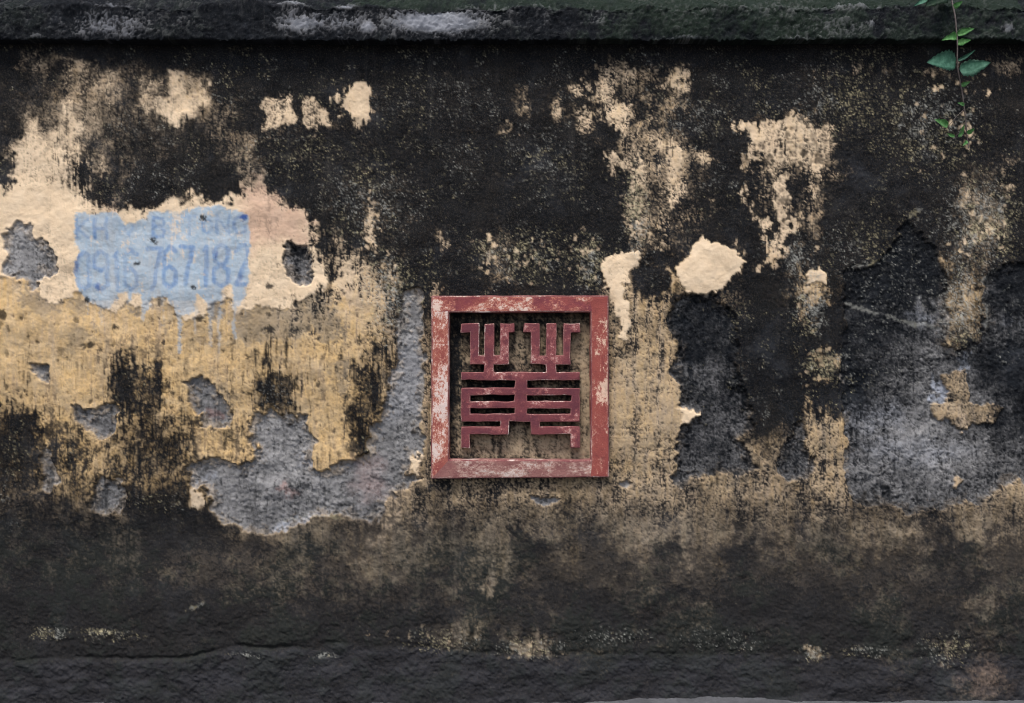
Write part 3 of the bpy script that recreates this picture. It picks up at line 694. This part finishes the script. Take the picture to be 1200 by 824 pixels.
# ------------------------------------------------------------------ wall surface material (reads the wear fields)
def wall_material():
    n = Nodes('weathered_wall')
    coat, cream, mould, blue = n.attr('wear_a')
    ink, lich, moss, ochre = n.attr('wear_b')
    film, tone, pink, pale = n.attr('wear_c')
    navy, low, plin, dots = n.attr('wear_d')
    v = n.mapping((1, 1, 1))
    fine = n.noise(v, 95, 5, .65)
    mid = n.noise(v, 22, 6, .62)
    grain = n.noise(v, 260, 3, .7)
    cem = n.mix(n.ramp(tone, 0, 1.1), lin(82, 82, 83), lin(152, 151, 150))
    cem = n.mix(n.ramp(mid, .35, .70), n.mix(.45, cem, lin(76, 76, 76)), cem)
    cem = n.mix(n.ramp(fine, .42, .72, 0, .35), cem, lin(150, 148, 152))
    cem = n.mix(n.ramp(n.noise(v, 48, 8, .72), .50, .66, 0, .7), cem, lin(56, 56, 57))
    cem = n.mix(n.math('MULTIPLY', pale, .95), cem, lin(172, 178, 190))
    ct = n.mix(ochre, lin(190, 168, 142), lin(209, 175, 122))
    ct = n.mix(n.ramp(mid, .38, .68, 0, .42), ct, lin(212, 188, 150))
    ct = n.mix(n.ramp(fine, .5, .78, 0, .40), ct, lin(128, 100, 70))
    crm = n.mix(n.ramp(mid, .35, .7, 0, .6), lin(220, 196, 164), lin(228, 207, 178))
    crm = n.mix(n.ramp(fine, .55, .8, 0, .22), crm, lin(190, 150, 108))
    ct = n.mix(cream, ct, crm)
    base = n.mix(coat, cem, ct)
    base = n.mix(n.math('MULTIPLY', film, .78), base, lin(118, 113, 104))
    base = n.mix(n.math('MULTIPLY', pink, .55), base, lin(176, 128, 118))
    bl = n.mix(n.ramp(mid, .3, .7), lin(148, 170, 188), lin(164, 182, 196))
    base = n.mix(n.math('MULTIPLY', blue, .96), base, bl)
    base = n.mix(n.math('MULTIPLY', ink, .70), base, lin(84, 124, 174))
    base = n.mix(navy, base, lin(48, 78, 142))
    mc = n.mix(n.ramp(mid, .3, .75), lin(8, 12, 17), lin(17, 21, 26))
    mc = n.mix(n.ramp(fine, .5, .78, 0, .55), mc, lin(42, 43, 46))
    mc = n.mix(n.ramp(n.noise(v, 170, 4, .72), .57, .70, 0, .62), mc, lin(66, 67, 70))
    mc = n.mix(n.ramp(n.noise(v, 4.2, 9, .72, .4), .52, .74, 0, .50), mc, lin(56, 60, 66))
    mc = n.mix(n.ramp(n.noise(n.mapping((1, 1, .07)), 24, 6, .62), .55, .75, 0, .38), mc, lin(54, 54, 54))
    mc = n.mix(n.math('MULTIPLY', coat, n.ramp(n.noise(v, 5.5, 4, .6), .5, .70, 0, .25)), mc, lin(36, 34, 31))
    mc = n.mix(n.math('MULTIPLY', low, .5), mc, lin(42, 42, 43))
    mc = n.mix(n.math('MULTIPLY', plin, .75), mc, n.mix(n.ramp(n.noise(n.mapping((.35, 1, 1.6)), 14, 6, .65), .35, .68), lin(34, 35, 39), lin(54, 55, 60)))
    mm = n.math('MULTIPLY', mould, n.ramp(grain, .2, .5, .88, 1.0))
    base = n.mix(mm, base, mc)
    base = n.mix(n.math('MULTIPLY', lich, .74), base, n.mix(n.ramp(tone, .4, .6), lin(186, 176, 142), lin(168, 168, 160)))
    base = n.mix(n.math('MULTIPLY', moss, .8), base, lin(48, 66, 46))
    n.put(n.b.inputs['Base Color'], base)
    n.put(n.b.inputs['Roughness'], n.ramp(mid, .3, .7, .82, .97))
    n.b.inputs['Specular IOR Level'].default_value = 0.08
    hh = n.math('ADD', n.math('MULTIPLY', fine, .7), n.math('MULTIPLY', grain, .3))
    n.bump(hh, .0042, .65)
    return n.m
WALL = wall_material()

# ------------------------------------------------------------------ wall mesh: one grid, cut into its parts
def grade():
    core = np.arange(-16, 1216.1, 1.28)
    right = [core[-1]]; s = 1.5
    while right[-1] < W - PADX - 3:
        right.append(right[-1] + s); s = min(s * 1.06, 8)
    left = [core[0]]; s = 1.5
    while left[-1] > -PADX + 3:
        left.append(left[-1] - s); s = min(s * 1.06, 8)
    return np.concatenate([np.array(left[:0:-1]), core, np.array(right[1:])])
gx = grade().astype(np.float32)
gy = np.arange(44.0, 846.0, 1.28).astype(np.float32)
GX, GY = np.meshgrid(gx, gy)

def bil(F, x, y):
    x = np.clip(x + PADX, 0, W - 1.01); y = np.clip(y, 0, H - 1.01)
    ix, iy = x.astype(int), y.astype(int)
    fx, fy = (x - ix), (y - iy)
    if F.ndim == 3: fx, fy = fx[..., None], fy[..., None]
    return (F[iy, ix] * (1 - fx) + F[iy, ix + 1] * fx) * (1 - fy) + (F[iy + 1, ix] * (1 - fx) + F[iy + 1, ix + 1] * fx) * fy

HV = bil(hgt, GX, GY)
VP = np.stack([X(GX), -HV, Z(GY)], -1).astype(np.float32)
ATT = {'wear_a': bil(M1, GX, GY), 'wear_b': bil(M2, GX, GY), 'wear_c': bil(M3, GX, GY), 'wear_d': bil(M4, GX, GY)}
ny, nx = GX.shape
q0 = (np.arange(ny - 1)[:, None] * nx + np.arange(nx - 1)[None, :])
QUADS = np.stack([q0, q0 + nx, q0 + nx + 1, q0 + 1], -1).reshape(-1, 4)
ccx = ((gx[:-1] + gx[1:]) / 2); ccy = ((gy[:-1] + gy[1:]) / 2)
QP = part[np.clip(ccy.round().astype(int), 0, H - 1)[:, None], np.clip((ccx + PADX).round().astype(int), 0, W - 1)[None, :]].reshape(-1)

def mesh_np(name, verts, quads, atts=None, smooth=True):
    me = bpy.data.meshes.new(name)
    nq = len(quads)
    me.vertices.add(len(verts)); me.loops.add(nq * 4); me.polygons.add(nq)
    me.vertices.foreach_set('co', np.ascontiguousarray(verts, np.float32).ravel())
    me.loops.foreach_set('vertex_index', np.ascontiguousarray(quads, np.int32).ravel())
    me.polygons.foreach_set('loop_start', np.arange(0, nq * 4, 4, dtype=np.int32))
    me.polygons.foreach_set('use_smooth', np.full(nq, smooth, bool))
    if atts:
        for k, a in atts.items():
            at = me.attributes.new(k, 'FLOAT_COLOR', 'POINT')
            at.data.foreach_set('color', np.ascontiguousarray(a, np.float32).ravel())
    me.update(calc_edges=True)
    return me

VF = VP.reshape(-1, 3)
AF = {k: a.reshape(-1, 4) for k, a in ATT.items()}
def cut(name, sel, parent, mat=WALL):
    q = QUADS[sel]
    if len(q) < 6: return None
    ids, inv = np.unique(q, return_inverse=True)
    return link(name, mesh_np(name, VF[ids], inv.reshape(-1, 4), {k: a[ids] for k, a in AF.items()}), mat, parent)

wall = empty('plaster_wall', (0, 0, 0))
tag(wall, 'old ochre plaster wall blackened by mould with flaking grey patches', 'wall')
cut('plaster_coat', QP == 0, wall)
for i in range(1, len(BARE) + 1):
    cut('bare_render', QP == i, wall)
for i in (101, 102, 103):
    cut('cream_plaster_patch', QP == i, wall)
o = cut('painted_notice', QP == 50, wall)
o['label'] = 'faded pale blue painted rectangle with a stencilled phone number'
o = cut('plinth', QP == 70, wall)
o['label'] = 'rough dark grey cement foot of the wall'

def box_mesh(name, x0, x1, y0, y1, z0, z1):
    v = [(x, y, z) for x in (x0, x1) for y in (y0, y1) for z in (z0, z1)]
    f = [(0, 1, 3, 2), (4, 6, 7, 5), (0, 4, 5, 1), (2, 3, 7, 6), (0, 2, 6, 4), (1, 5, 7, 3)]
    me = bpy.data.meshes.new(name)
    me.from_pydata(v, [], f)
    return me
def render_plain():
    n = Nodes('plain_cement')
    m = n.noise(n.mapping((1, 1, 1)), 6, 8, .65)
    n.put(n.b.inputs['Base Color'], n.mix(n.ramp(m, .3, .7), lin(40, 40, 42), lin(112, 106, 98)))
    n.b.inputs['Roughness'].default_value = .95
    n.bump(m, .01, .6)
    return n.m
PLAIN = render_plain()
WX0, WX1 = X(gx[0]), X(gx[-1])
link('masonry_core', box_mesh('masonry_core', WX0, WX1, 0.05, 0.30, -0.3, Z(30)), PLAIN, wall)
for s in (0, 1):
    xx = WX0 if s == 0 else WX1
    link('end_face', box_mesh('end_face', xx - .004 if s == 0 else xx - .03, xx + .03 if s == 0 else xx + .004, -0.004, 0.05, -0.3, Z(48)), PLAIN, wall)

# ------------------------------------------------------------------ coping: a thick weathered cement band along the top
def coping():
    cols = gx[::1]
    yc = -0.075
    kk = (CAM_D + yc) / CAM_D
    zpx = lambda py: CAM_Z + (412.0 - py) / S * kk
    zb, zl = zpx(46.5), zpx(7.0)
    prof = [(0.02, zb + .002)]
    prof += [(y, zb + .001) for y in np.linspace(0.0, yc + .006, 8)]
    prof += [(yc + .002, zb + .001), (yc, zb + .005)]
    prof += [(yc - .002 * math.sin(t * 3.1), zb + .005 + (zl - zb - .009) * t) for t in np.linspace(.03, 1, 30)]
    prof += [(yc + .004, zl), (yc + .012, zl + .003)]
    prof += [(yc + .012 + .11 * t, zl + .003 + .10 * t) for t in np.linspace(.04, 1, 30)]
    prof += [(0.17, zl + .115), (0.31, zl + .10), (0.33, zb), (0.30, zb - .01)]
    P = np.array(prof, np.float32)
    npf = len(P)
    CX, PI_ = np.meshgrid(cols, np.arange(npf))
    Y0 = P[:, 0][PI_]; Z0 = P[:, 1][PI_]
    pyv = (412 - (Z0 - CAM_Z) * S / kk)                # photo row of each ring
    ry = np.clip(pyv + 300, 0, H - 2)                  # read an unused stretch of the noise rasters
    a, b, cN = bil(nA, CX, ry), bil(nB, CX, ry), bil(nC, CX, ry)
    sx_ = bil(nH, CX, ry)
    front = ((PI_ > 8) & (PI_ < npf - 4)).astype(np.float32)
    dy = (0.0035 * a + 0.0012 * b + .0005 * cN) * front
    Yv = Y0 - dy
    lip = np.exp(-((pyv - 6) / 6) ** 2)
    Yv = Yv + .004 * lip * bil(nF, CX, ry) * front
    Zv = Z0 + lip * .010 * bil(bigX, CX * 1.0, np.full_like(CX, 200)) * front + lip * .004 * bil(nA, CX, np.full_like(CX, 420)) * front + .004 * np.exp(-((pyv - 46) / 4) ** 2) * bil(nF, CX, np.full_like(CX, 640)) * front + (0.0015 * b + .0010 * cN + .0012 * bil(bigX, CX, ry)) * front
    V = np.stack([X(CX) * kk, Yv, Zv], -1)
    face = (pyv > 9)
    # pale bluish lime bloom on the left half, moss to the right and on the sloping top
    bloom = np.zeros_like(Y0)
    for cx, cy, rx, ry_, k in [(125, 28, 55, 18, .62), (150, 40, 12, 5, .6), (355, 26, 36, 15, .8), (400, 25, 40, 14, .6), (430, 31, 14, 9, .85), (512, 25, 62, 16, 1.1), (470, 25, 25, 14, .6), (480, 17, 40, 5, .6), (545, 30, 24, 8, .8), (700, 20, 12, 14, .35), (640, 24, 60, 16, .22),
                              (985, 32, 80, 14, .28), (940, 44, 40, 3, .35), (1020, 27, 10, 6, .5), (1180, 33, 10, 6, .6), (800, 45, 60, 3, .4), (390, 45, 40, 2.5, .35), (130, 7, 30, 5, .5), (340, 4, 22, 6, .7), (405, 7, 12, 4, .8), (45, 42, 14, 3, .35), (210, 25, 20, 10, .25), (570, 5, 40, 6, .35), (1000, 8, 80, 6, .4), (620, 10, 60, 10, .3), (880, 12, 120, 12, .22)]:
        bloom = np.maximum(bloom, k * np.exp(-((CX - cx) / rx) ** 2 - ((pyv - cy) / ry_) ** 2))
    bloom = np.maximum(bloom, .07 * sstep(.5, .9, cdf(a)))
    u = cdf(.8 * b + .5 * cN + .3 * a)
    pale_ = np.clip(bloom * 1.15 * sstep(-.18, .22, bloom * 1.2 - (1 - u) * .85), 0, 1)
    mo = sstep(.35, .8, cdf(a * .8 + b * .4) * .55 + .45 * sstep(560, 900, CX) * (1 - .5 * sstep(920, 1000, CX)) + .45 * (1 - sstep(4, 12, pyv)) * sstep(250, 500, CX))
    mo = np.where(CX > 1200, .4 * u, mo)
    zero = np.zeros_like(Y0)
    mould_ = np.clip(1.0 - .9 * pale_ - .12 * sstep(.7, 1, u), 0.05, .985)
    ttone = .5 + .2 * a
    A = {'wear_a': np.stack([zero, zero, mould_, zero], -1), 'wear_b': np.stack([zero, zero, mo * .32 * (1 - .6 * pale_), zero + .3], -1),
         'wear_c': np.stack([zero, ttone, zero, pale_ * .42], -1), 'wear_d': np.stack([zero, .0 * (1 - face) + zero, zero, zero], -1)}
    n_, m_ = CX.shape
    q = (np.arange(n_ - 1)[:, None] * m_ + np.arange(m_ - 1)[None, :])
    Q = np.stack([q, q + 1, q + m_ + 1, q + m_], -1).reshape(-1, 4)
    o = link('coping', mesh_np('coping', V.reshape(-1, 3), Q, {k: v_.reshape(-1, 4) for k, v_ in A.items()}), WALL, wall)
    o['label'] = 'projecting cement coping, black with bluish lime bloom and green moss'
coping()

# ------------------------------------------------------------------ pavement along the wall foot
def pavement():
    xs = np.unique(np.concatenate([np.linspace(-40, -6, 18), np.linspace(-6, 6, 400), np.linspace(6, 40, 18)]))
    ys = np.unique(np.concatenate([np.linspace(-60, -4.5, 28), np.linspace(-4.5, -.6, 50), np.linspace(-.6, .1, 60)]))
    GXm, GYm = np.meshgrid(xs, ys)
    pxm = GXm * S + 600
    base = -0.028 + 0.017 * sstep(600, 800, pxm) + 0.011 * np.exp(-((pxm - 850) / 90) ** 2) - .01 * sstep(900, 1000, pxm) + .006 * sstep(1000, 1100, pxm)
    fillet = np.exp(-np.maximum(-GYm, 0) / .05)
    z = (base * fillet + (-0.03) * (1 - fillet))
    r = np.random.default_rng(3)
    z += 0.002 * np.sin(GXm * 23 + 3 * np.sin(GYm * 17)) * np.sin(GXm * 7.3 + GYm * 31) + r.normal(0, .0006, z.shape)
    n_, m_ = GXm.shape
    q = (np.arange(n_ - 1)[:, None] * m_ + np.arange(m_ - 1)[None, :])
    Q = np.stack([q, q + 1, q + m_ + 1, q + m_], -1).reshape(-1, 4)
    n = Nodes('pavement_cement')
    a = n.noise(n.mapping((1, 1, 1)), 9, 8, .65)
    b = n.noise(n.mapping((1, 1, 1)), 140, 4, .7)
    col = n.mix(n.ramp(a, .3, .7), lin(60, 61, 64), lin(88, 89, 93))
    n.put(n.b.inputs['Base Color'], n.mix(n.ramp(b, .45, .75, 0, .5), col, lin(50, 50, 54)))
    n.b.inputs['Roughness'].default_value = .92
    n.bump(b, .004, .6)
    o = link('pavement', mesh_np('pavement', np.stack([GXm, GYm, z], -1).reshape(-1, 3), Q), n.m)
    o['kind'] = 'structure'
pavement()
me = bpy.data.meshes.new('ground')
me.from_pydata([(-250, -250, -.06), (250, -250, -.06), (250, 250, -.06), (-250, 250, -.06)], [], [(0, 1, 2, 3)])
o = link('ground', me, PLAIN)
o['kind'] = 'structure'

# ------------------------------------------------------------------ square relief panel
FR_Y = -0.042        # front of the frame
GL_Y = -0.030        # front of the fretwork character
panel = empty('relief_panel', (X(609), 0, Z(560)))
tag(panel, 'square red relief panel with a symmetrical maroon fretwork character, set in the wall', 'relief panel')
o = cut('back_panel', QP == 60, panel)
o['label'] = 'recessed grimy ochre plaster behind the fretwork'

def paint(name, base, second, chip, pale_, amount, streak, seed=0.0, dirty=.35, white=.0):
    """old oil paint: two reds, rubbed-through flecks, pale ground showing where it is worn most, dirt"""
    n = Nodes(name)
    v = n.mapping(streak, (seed, seed * 1.7, seed * .6))
    v1 = n.mapping((1, 1, 1), (seed + 3, 1, seed))
    a = n.noise(v, 88, 10, .80)
    b = n.noise(v1, 210, 4, .7)
    c_ = n.noise(v, 13, 4, .6)
    e_ = n.noise(v1, 17, 6, .65)
    col = n.mix(n.ramp(e_, .38, .64), base, second)
    col = n.mix(n.ramp(b, .45, .7, 0, .35), col, n.mix(.5, base, lin(70, 38, 42)))
    f = n.math('ADD', n.math('MULTIPLY', a, .62), n.math('ADD', n.math('MULTIPLY', b, .14), n.math('MULTIPLY', c_, .62)))
    col = n.mix(n.ramp(f, .72 - amount, .80 - amount, 0, .80), col, chip)
    col = n.mix(n.ramp(f, .80 - amount - white, .85 - amount - white, 0, .92), col, pale_)
    d_ = n.noise(v1, 34, 7, .72)
    col = n.mix(n.ramp(d_, .55, .70, 0, dirty), col, lin(58, 42, 42))
    n.put(n.b.inputs['Base Color'], col)
    n.put(n.b.inputs['Roughness'], n.ramp(b, .3, .7, .66, .92))
    n.b.inputs['Specular IOR Level'].default_value = .2
    n.bump(n.math('ADD', f, n.math('MULTIPLY', b, .6)), .005, .6)
    return n.m
P_LEFT = paint('red_paint_left', lin(138, 72, 68), lin(160, 92, 80), lin(196, 138, 116), lin(216, 198, 190), .065, (1.1, 1, .75), seed=1.0, dirty=.25, white=.02)
P_TOP = paint('red_paint_top', lin(122, 62, 68), lin(146, 76, 72), lin(188, 122, 102), lin(220, 198, 184), .055, (.8, 1, 1.1), seed=4.2, dirty=.4)
P_RIGHT = paint('red_paint_right', lin(148, 78, 70), lin(138, 70, 66), lin(174, 112, 98), lin(216, 186, 164), .045, (1.1, 1, .75), seed=7.7, dirty=.25, white=.03)
P_BOT = paint('red_paint_bottom', lin(126, 82, 80), lin(146, 104, 98), lin(178, 146, 134), lin(196, 180, 172), .05, (.75, 1, 1.1), seed=5.1, dirty=.5)
P_CHAR = paint('maroon_paint', lin(100, 54, 62), lin(120, 64, 68), lin(150, 88, 86), lin(194, 156, 148), .035, (.8, 1, .8), seed=9.1, dirty=.65)
P_EDGE = paint('worn_edge_paint', lin(118, 68, 70), lin(142, 96, 92), lin(172, 136, 128), lin(206, 190, 182), .035, (1, 1, 1), seed=3.3, dirty=.6)

def finish(name, bm, mat, parent, bev, div, jitter, sd):
    ed = [e for e in bm.edges if len(e.link_faces) == 2 and e.calc_face_angle(0) > .6]
    bmesh.ops.bevel(bm, geom=ed, offset=bev, segments=3, profile=.55, affect='EDGES', clamp_overlap=False, material=1)
    bmesh.ops.triangulate(bm, faces=[f for f in bm.faces if len(f.verts) > 4])
    for _ in range(6):
        long_ = [e for e in bm.edges if e.calc_length() > div]
        if not long_: break
        bmesh.ops.subdivide_edges(bm, edges=long_, cuts=1)
        bmesh.ops.triangulate(bm, faces=[f for f in bm.faces if len(f.verts) > 4])
    for v in bm.verts:
        v.co += jitter * (.0016 * mnoise.noise_vector(v.co * 14 + Vector((sd, 0, 0))) + .0008 * mnoise.noise_vector(v.co * 55))
    me = bpy.data.meshes.new(name)
    bm.to_mesh(me); bm.free()
    for p in me.polygons: p.use_smooth = True
    me.set_sharp_from_angle(angle=math.radians(50))
    o = link(name, me, mat, parent)
    me.materials.append(P_EDGE)
    return o

def frame():
    """one cast frame; each side carries its own weathered paint, mitre showing at the lower left"""
    P = dict(a=(505.5, 346.6), b=(692, 346.2), c=(713.2, 346.6), d=(714.2, 559.2), e=(692.4, 559.8), f=(505, 561.2), g=(505.3, 366.7), h=(526.5, 366.5), i=(692, 366), j=(692.3, 539.4), k=(526.4, 539))
    bm = bmesh.new()
    V = {q: bm.verts.new(XZ(x, y, FR_Y)) for q, (x, y) in P.items()}
    for mi, ring in ((0, 'abihg'), (2, 'ghkf'), (3, 'bcdeji'), (4, 'kjef')):
        bm.faces.new([V[q] for q in ring]).material_index = mi
    bmesh.ops.recalc_face_normals(bm, faces=bm.faces[:])
    if sum(f.normal.y for f in bm.faces) > 0: bmesh.ops.reverse_faces(bm, faces=bm.faces[:])
    r = bmesh.ops.extrude_face_region(bm, geom=bm.faces[:])
    for e in r['geom']:
        if isinstance(e, bmesh.types.BMVert): e.co.y = .023
    bmesh.ops.recalc_face_normals(bm, faces=bm.faces[:])
    o = finish('frame', bm, P_TOP, panel, .0055, .014, 1.0, 2)
    for m_ in (P_LEFT, P_RIGHT, P_BOT): o.data.materials.append(m_)
    o['label'] = 'chipped red square frame'
frame()

# fretwork: union of bars (noted on a 3.504x enlargement with corner 495, 335), mirrored tridents over a barred body
BARS = [(160, 232, 157, 195), (195, 232, 157, 326), (253, 292, 154, 346), (318, 382, 155, 190), (318, 355, 155, 326), (195, 355, 288, 326), (253, 297, 326, 356),
        (415, 480, 155, 193), (442, 480, 155, 321), (508, 550, 152, 340), (578, 648, 155, 190), (578, 612, 155, 321), (442, 612, 284, 321), (508, 550, 321, 353),
        (157, 648, 353, 388), (376, 430, 388, 560), (157, 648, 419, 450), (157, 197, 419, 560), (157, 648, 474, 504), (157, 648, 526, 558), (607, 648, 419, 558),
        (320, 357, 558, 612), (157, 357, 581, 612), (157, 195, 581, 668), (447, 487, 558, 610), (447, 648, 575, 610), (607, 648, 575, 665)]
def fretwork():
    def snap(vals, tol=8):
        out = {}; grp = []
        for v in sorted(vals):
            if grp and v - grp[0] > tol:
                out.update({g: sum(grp) / len(grp) for g in grp}); grp = []
            grp.append(v)
        out.update({g: sum(grp) / len(grp) for g in grp})
        return out
    sx_, sy_ = snap({v for b in BARS for v in b[:2]}), snap({v for b in BARS for v in b[2:]})
    bars = [(sx_[b[0]], sx_[b[1]], sy_[b[2]], sy_[b[3]]) for b in BARS]
    xs = sorted(set(sx_.values())); ys = sorted(set(sy_.values()))
    bm = bmesh.new(); vm = {}
    rr = np.random.default_rng(21)
    jx = {x: 0 for x in xs}
    def vert(i, j):
        if (i, j) not in vm:
            px, py = 495 + xs[i] / 3.504, 335 + ys[j] / 3.504
            vm[(i, j)] = bm.verts.new(XZ(px + rr.normal(0, .3), py + rr.normal(0, .3), GL_Y))
        return vm[(i, j)]
    for i in range(len(xs) - 1):
        for j in range(len(ys) - 1):
            mx, my = (xs[i] + xs[i + 1]) / 2, (ys[j] + ys[j + 1]) / 2
            if any(b[0] < mx < b[1] and b[2] < my < b[3] for b in bars):
                bm.faces.new((vert(i, j), vert(i, j + 1), vert(i + 1, j + 1), vert(i + 1, j)))
    bmesh.ops.recalc_face_normals(bm, faces=bm.faces[:])
    if sum(f.normal.y for f in bm.faces) > 0: bmesh.ops.reverse_faces(bm, faces=bm.faces[:])
    r = bmesh.ops.extrude_face_region(bm, geom=bm.faces[:])
    for e in r['geom']:
        if isinstance(e, bmesh.types.BMVert): e.co.y = .023
    bmesh.ops.recalc_face_normals(bm, faces=bm.faces[:])
    o = finish('fretwork_character', bm, P_CHAR, panel, .0034, .014, 1.0, 40)
    o['label'] = 'maroon fretwork character of two tridents over a barred body'
fretwork()

# ------------------------------------------------------------------ young plant hanging from the coping
def leaf_material(name, base, tip):
    n = Nodes(name)
    a = n.noise(n.mapping((1, 1, 1)), 60, 4, .6)
    n.put(n.b.inputs['Base Color'], n.mix(n.ramp(a, .35, .7), base, tip))
    n.b.inputs['Roughness'].default_value = .42
    n.b.inputs['Specular IOR Level'].default_value = .45
    n.bump(a, .002, .5)
    return n.m
LEAF_D = leaf_material('dark_leaf', lin(72, 122, 98), lin(112, 164, 138))
LEAF_L = leaf_material('young_leaf', lin(92, 152, 82), lin(142, 196, 126))
LEAF_K = leaf_material('shaded_leaf', lin(30, 52, 34), lin(44, 70, 44))
STEM = leaf_material('stem_bark', lin(84, 74, 70), lin(120, 110, 104))

plant = empty('hanging_plant', XZ(1116, -6, -.09))
tag(plant, 'young green plant with serrated leaves hanging down from the coping', 'plant')
def tube(name, pts, r0, r1, parent, mat):
    bm = bmesh.new(); rings = []; K = 7
    P = [Vector(p) for p in pts]
    for i, p in enumerate(P):
        d = (P[min(i + 1, len(P) - 1)] - P[max(i - 1, 0)]).normalized()
        u = d.orthogonal().normalized(); w = d.cross(u)
        r = r0 + (r1 - r0) * i / (len(P) - 1)
        rings.append([bm.verts.new(p + u * r * math.cos(t) + w * r * math.sin(t)) for t in np.linspace(0, 2 * math.pi, K, endpoint=False)])
    for a, b in zip(rings[:-1], rings[1:]):
        for k in range(K):
            bm.faces.new((a[k], a[(k + 1) % K], b[(k + 1) % K], b[k]))
    bm.faces.new(rings[0]); bm.faces.new(rings[-1][::-1])
    bmesh.ops.recalc_face_normals(bm, faces=bm.faces[:])
    me = bpy.data.meshes.new(name); bm.to_mesh(me); bm.free()
    for p in me.polygons: p.use_smooth = True
    return link(name, me, mat, parent)
def spline(pts, n=6):
    P = [Vector(p) for p in pts]; out = []
    for i in range(len(P) - 1):
        p0, p1, p2, p3 = P[max(i - 1, 0)], P[i], P[i + 1], P[min(i + 2, len(P) - 1)]
        for k in range(n):
            t = k / n
            out.append(.5 * ((2 * p1) + (p2 - p0) * t + (2 * p0 - 5 * p1 + 4 * p2 - p3) * t * t + (3 * p1 - p0 - 3 * p2 + p3) * t ** 3))
    return out + [P[-1]]
stem = spline([XZ(1104, -30, .02), XZ(1111, -16, -.085), XZ(1115, 0, -.105), XZ(1119, 18, -.108), XZ(1121, 38, -.104), XZ(1122, 55, -.10), XZ(1122, 78, -.085), XZ(1127, 105, -.06), XZ(1131, 135, -.04), XZ(1133, 158, -.028), XZ(1135, 174, -.020)])
tube('stem', stem, .0034, .0022, plant, STEM)

def leaf(base, tip, width, mat, yb, yt, fold=.35, droop=.15, teeth=4, side=1.0, sd=0):
    """serrated blade from base to tip; width in pixels; sits at depth yb..yt"""
    r = np.random.default_rng(sd)
    A, B = Vector(XZ(*base, yb)), Vector(XZ(*tip, yt))
    ax = (B - A); L = ax.length; ax.normalize()
    out = Vector((0, -1, 0))
    lat = ax.cross(out).normalized()
    nrm = lat.cross(ax).normalized()
    if nrm.y > 0: nrm = -nrm
    n = 19; wmax = width / S / 2
    bm = bmesh.new(); rows = []
    for i in range(n):
        t = i / (n - 1)
        w = wmax * (math.sin(math.pi * min(1, t ** .62 * 1.0)) ** .85 if 0 < t < 1 else .0) + .0006
        w *= 1 + .34 * ((i * teeth / n * 2) % 1 - .5) if 0 < i < n - 1 else 1
        mid_ = A + ax * (L * t) + nrm * (droop * L * math.sin(math.pi * t) * .6) - Vector((0, 0, 1)) * (droop * L * t * t)
        row = []
        for k in (-1, -.5, 0, .5, 1):
            asym = 1.0 + .25 * side * (1 if k > 0 else -1)
            up = abs(k) * w * fold
            wob = r.normal(0, .0006)
            row.append(bm.verts.new(mid_ + lat * (k * w * asym) + nrm * (up + wob)))
        rows.append(row)
    for a, b in zip(rows[:-1], rows[1:]):
        for k in range(4):
            bm.faces.new((a[k], a[k + 1], b[k + 1], b[k]))
    bmesh.ops.solidify(bm, geom=bm.faces[:], thickness=.0006)
    me = bpy.data.meshes.new('leaf'); bm.to_mesh(me); bm.free()
    for p in me.polygons: p.use_smooth = True
    return link('leaf', me, mat, plant)
leaf((1121, 45), (1103, 42), 9, LEAF_L, -.104, -.14, droop=.22, sd=1)
leaf((1121.5, 41), (1142, 32.5), 8, LEAF_L, -.104, -.13, droop=.05, sd=2, side=-.6)
leaf((1122, 50), (1138, 46), 7.5, LEAF_L, -.10, -.135, droop=.05, sd=3)
leaf((1120, 77), (1086, 69), 23, LEAF_D, -.088, -.13, droop=.10, sd=4, teeth=5, fold=.25)
leaf((1124, 81), (1161, 72), 18, LEAF_D, -.084, -.13, droop=.03, sd=5, fold=.25)
leaf((1122, 71), (1143, 61), 4, LEAF_D, -.088, -.12, droop=-.12, sd=6, fold=.9)
leaf((1110.5, 149), (1095, 139), 8, LEAF_L, -.045, -.065, droop=.05, sd=7)
leaf((1119, 160), (1110, 159), 4, LEAF_L, -.035, -.05, droop=-.2, sd=8)
leaf((1123.5, 161), (1130, 148), 5, LEAF_L, -.035, -.055, droop=-.15, sd=9)
leaf((1113, -8), (1084, 6), 22, LEAF_K, -.10, -.15, droop=.05, sd=10)
leaf((1112, -12), (1070, 6), 10, LEAF_D, -.10, -.16, droop=.03, sd=11)
leaf((1117, 8), (1128, 1), 6, LEAF_L, -.107, -.135, droop=.05, sd=12)
leaf((1126, 100), (1137, 95), 5, LEAF_L, -.064, -.09, droop=.05, sd=13)
leaf((1130, 124), (1122, 120), 4, LEAF_L, -.047, -.07, droop=.05, sd=14)
leaf((1133, 156), (1142, 150), 5, LEAF_L, -.03, -.055, droop=.05, sd=15)
leaf((1134, 166), (1128, 170), 4, LEAF_L, -.025, -.045, droop=.1, sd=16)
for a, b in (((1132, 152, -.034), (1119, 160, -.036)), ((1132.5, 160, -.03), (1123.5, 161, -.036)), ((1130, 128, -.045), (1110.5, 149, -.046))):
    pa, pb = Vector(XZ(*a)), Vector(XZ(*b))
    tube('leaf_stalk', [pa, (pa + pb) / 2 + Vector((0, -.008, .006)), pb], .0011, .0008, plant, STEM)
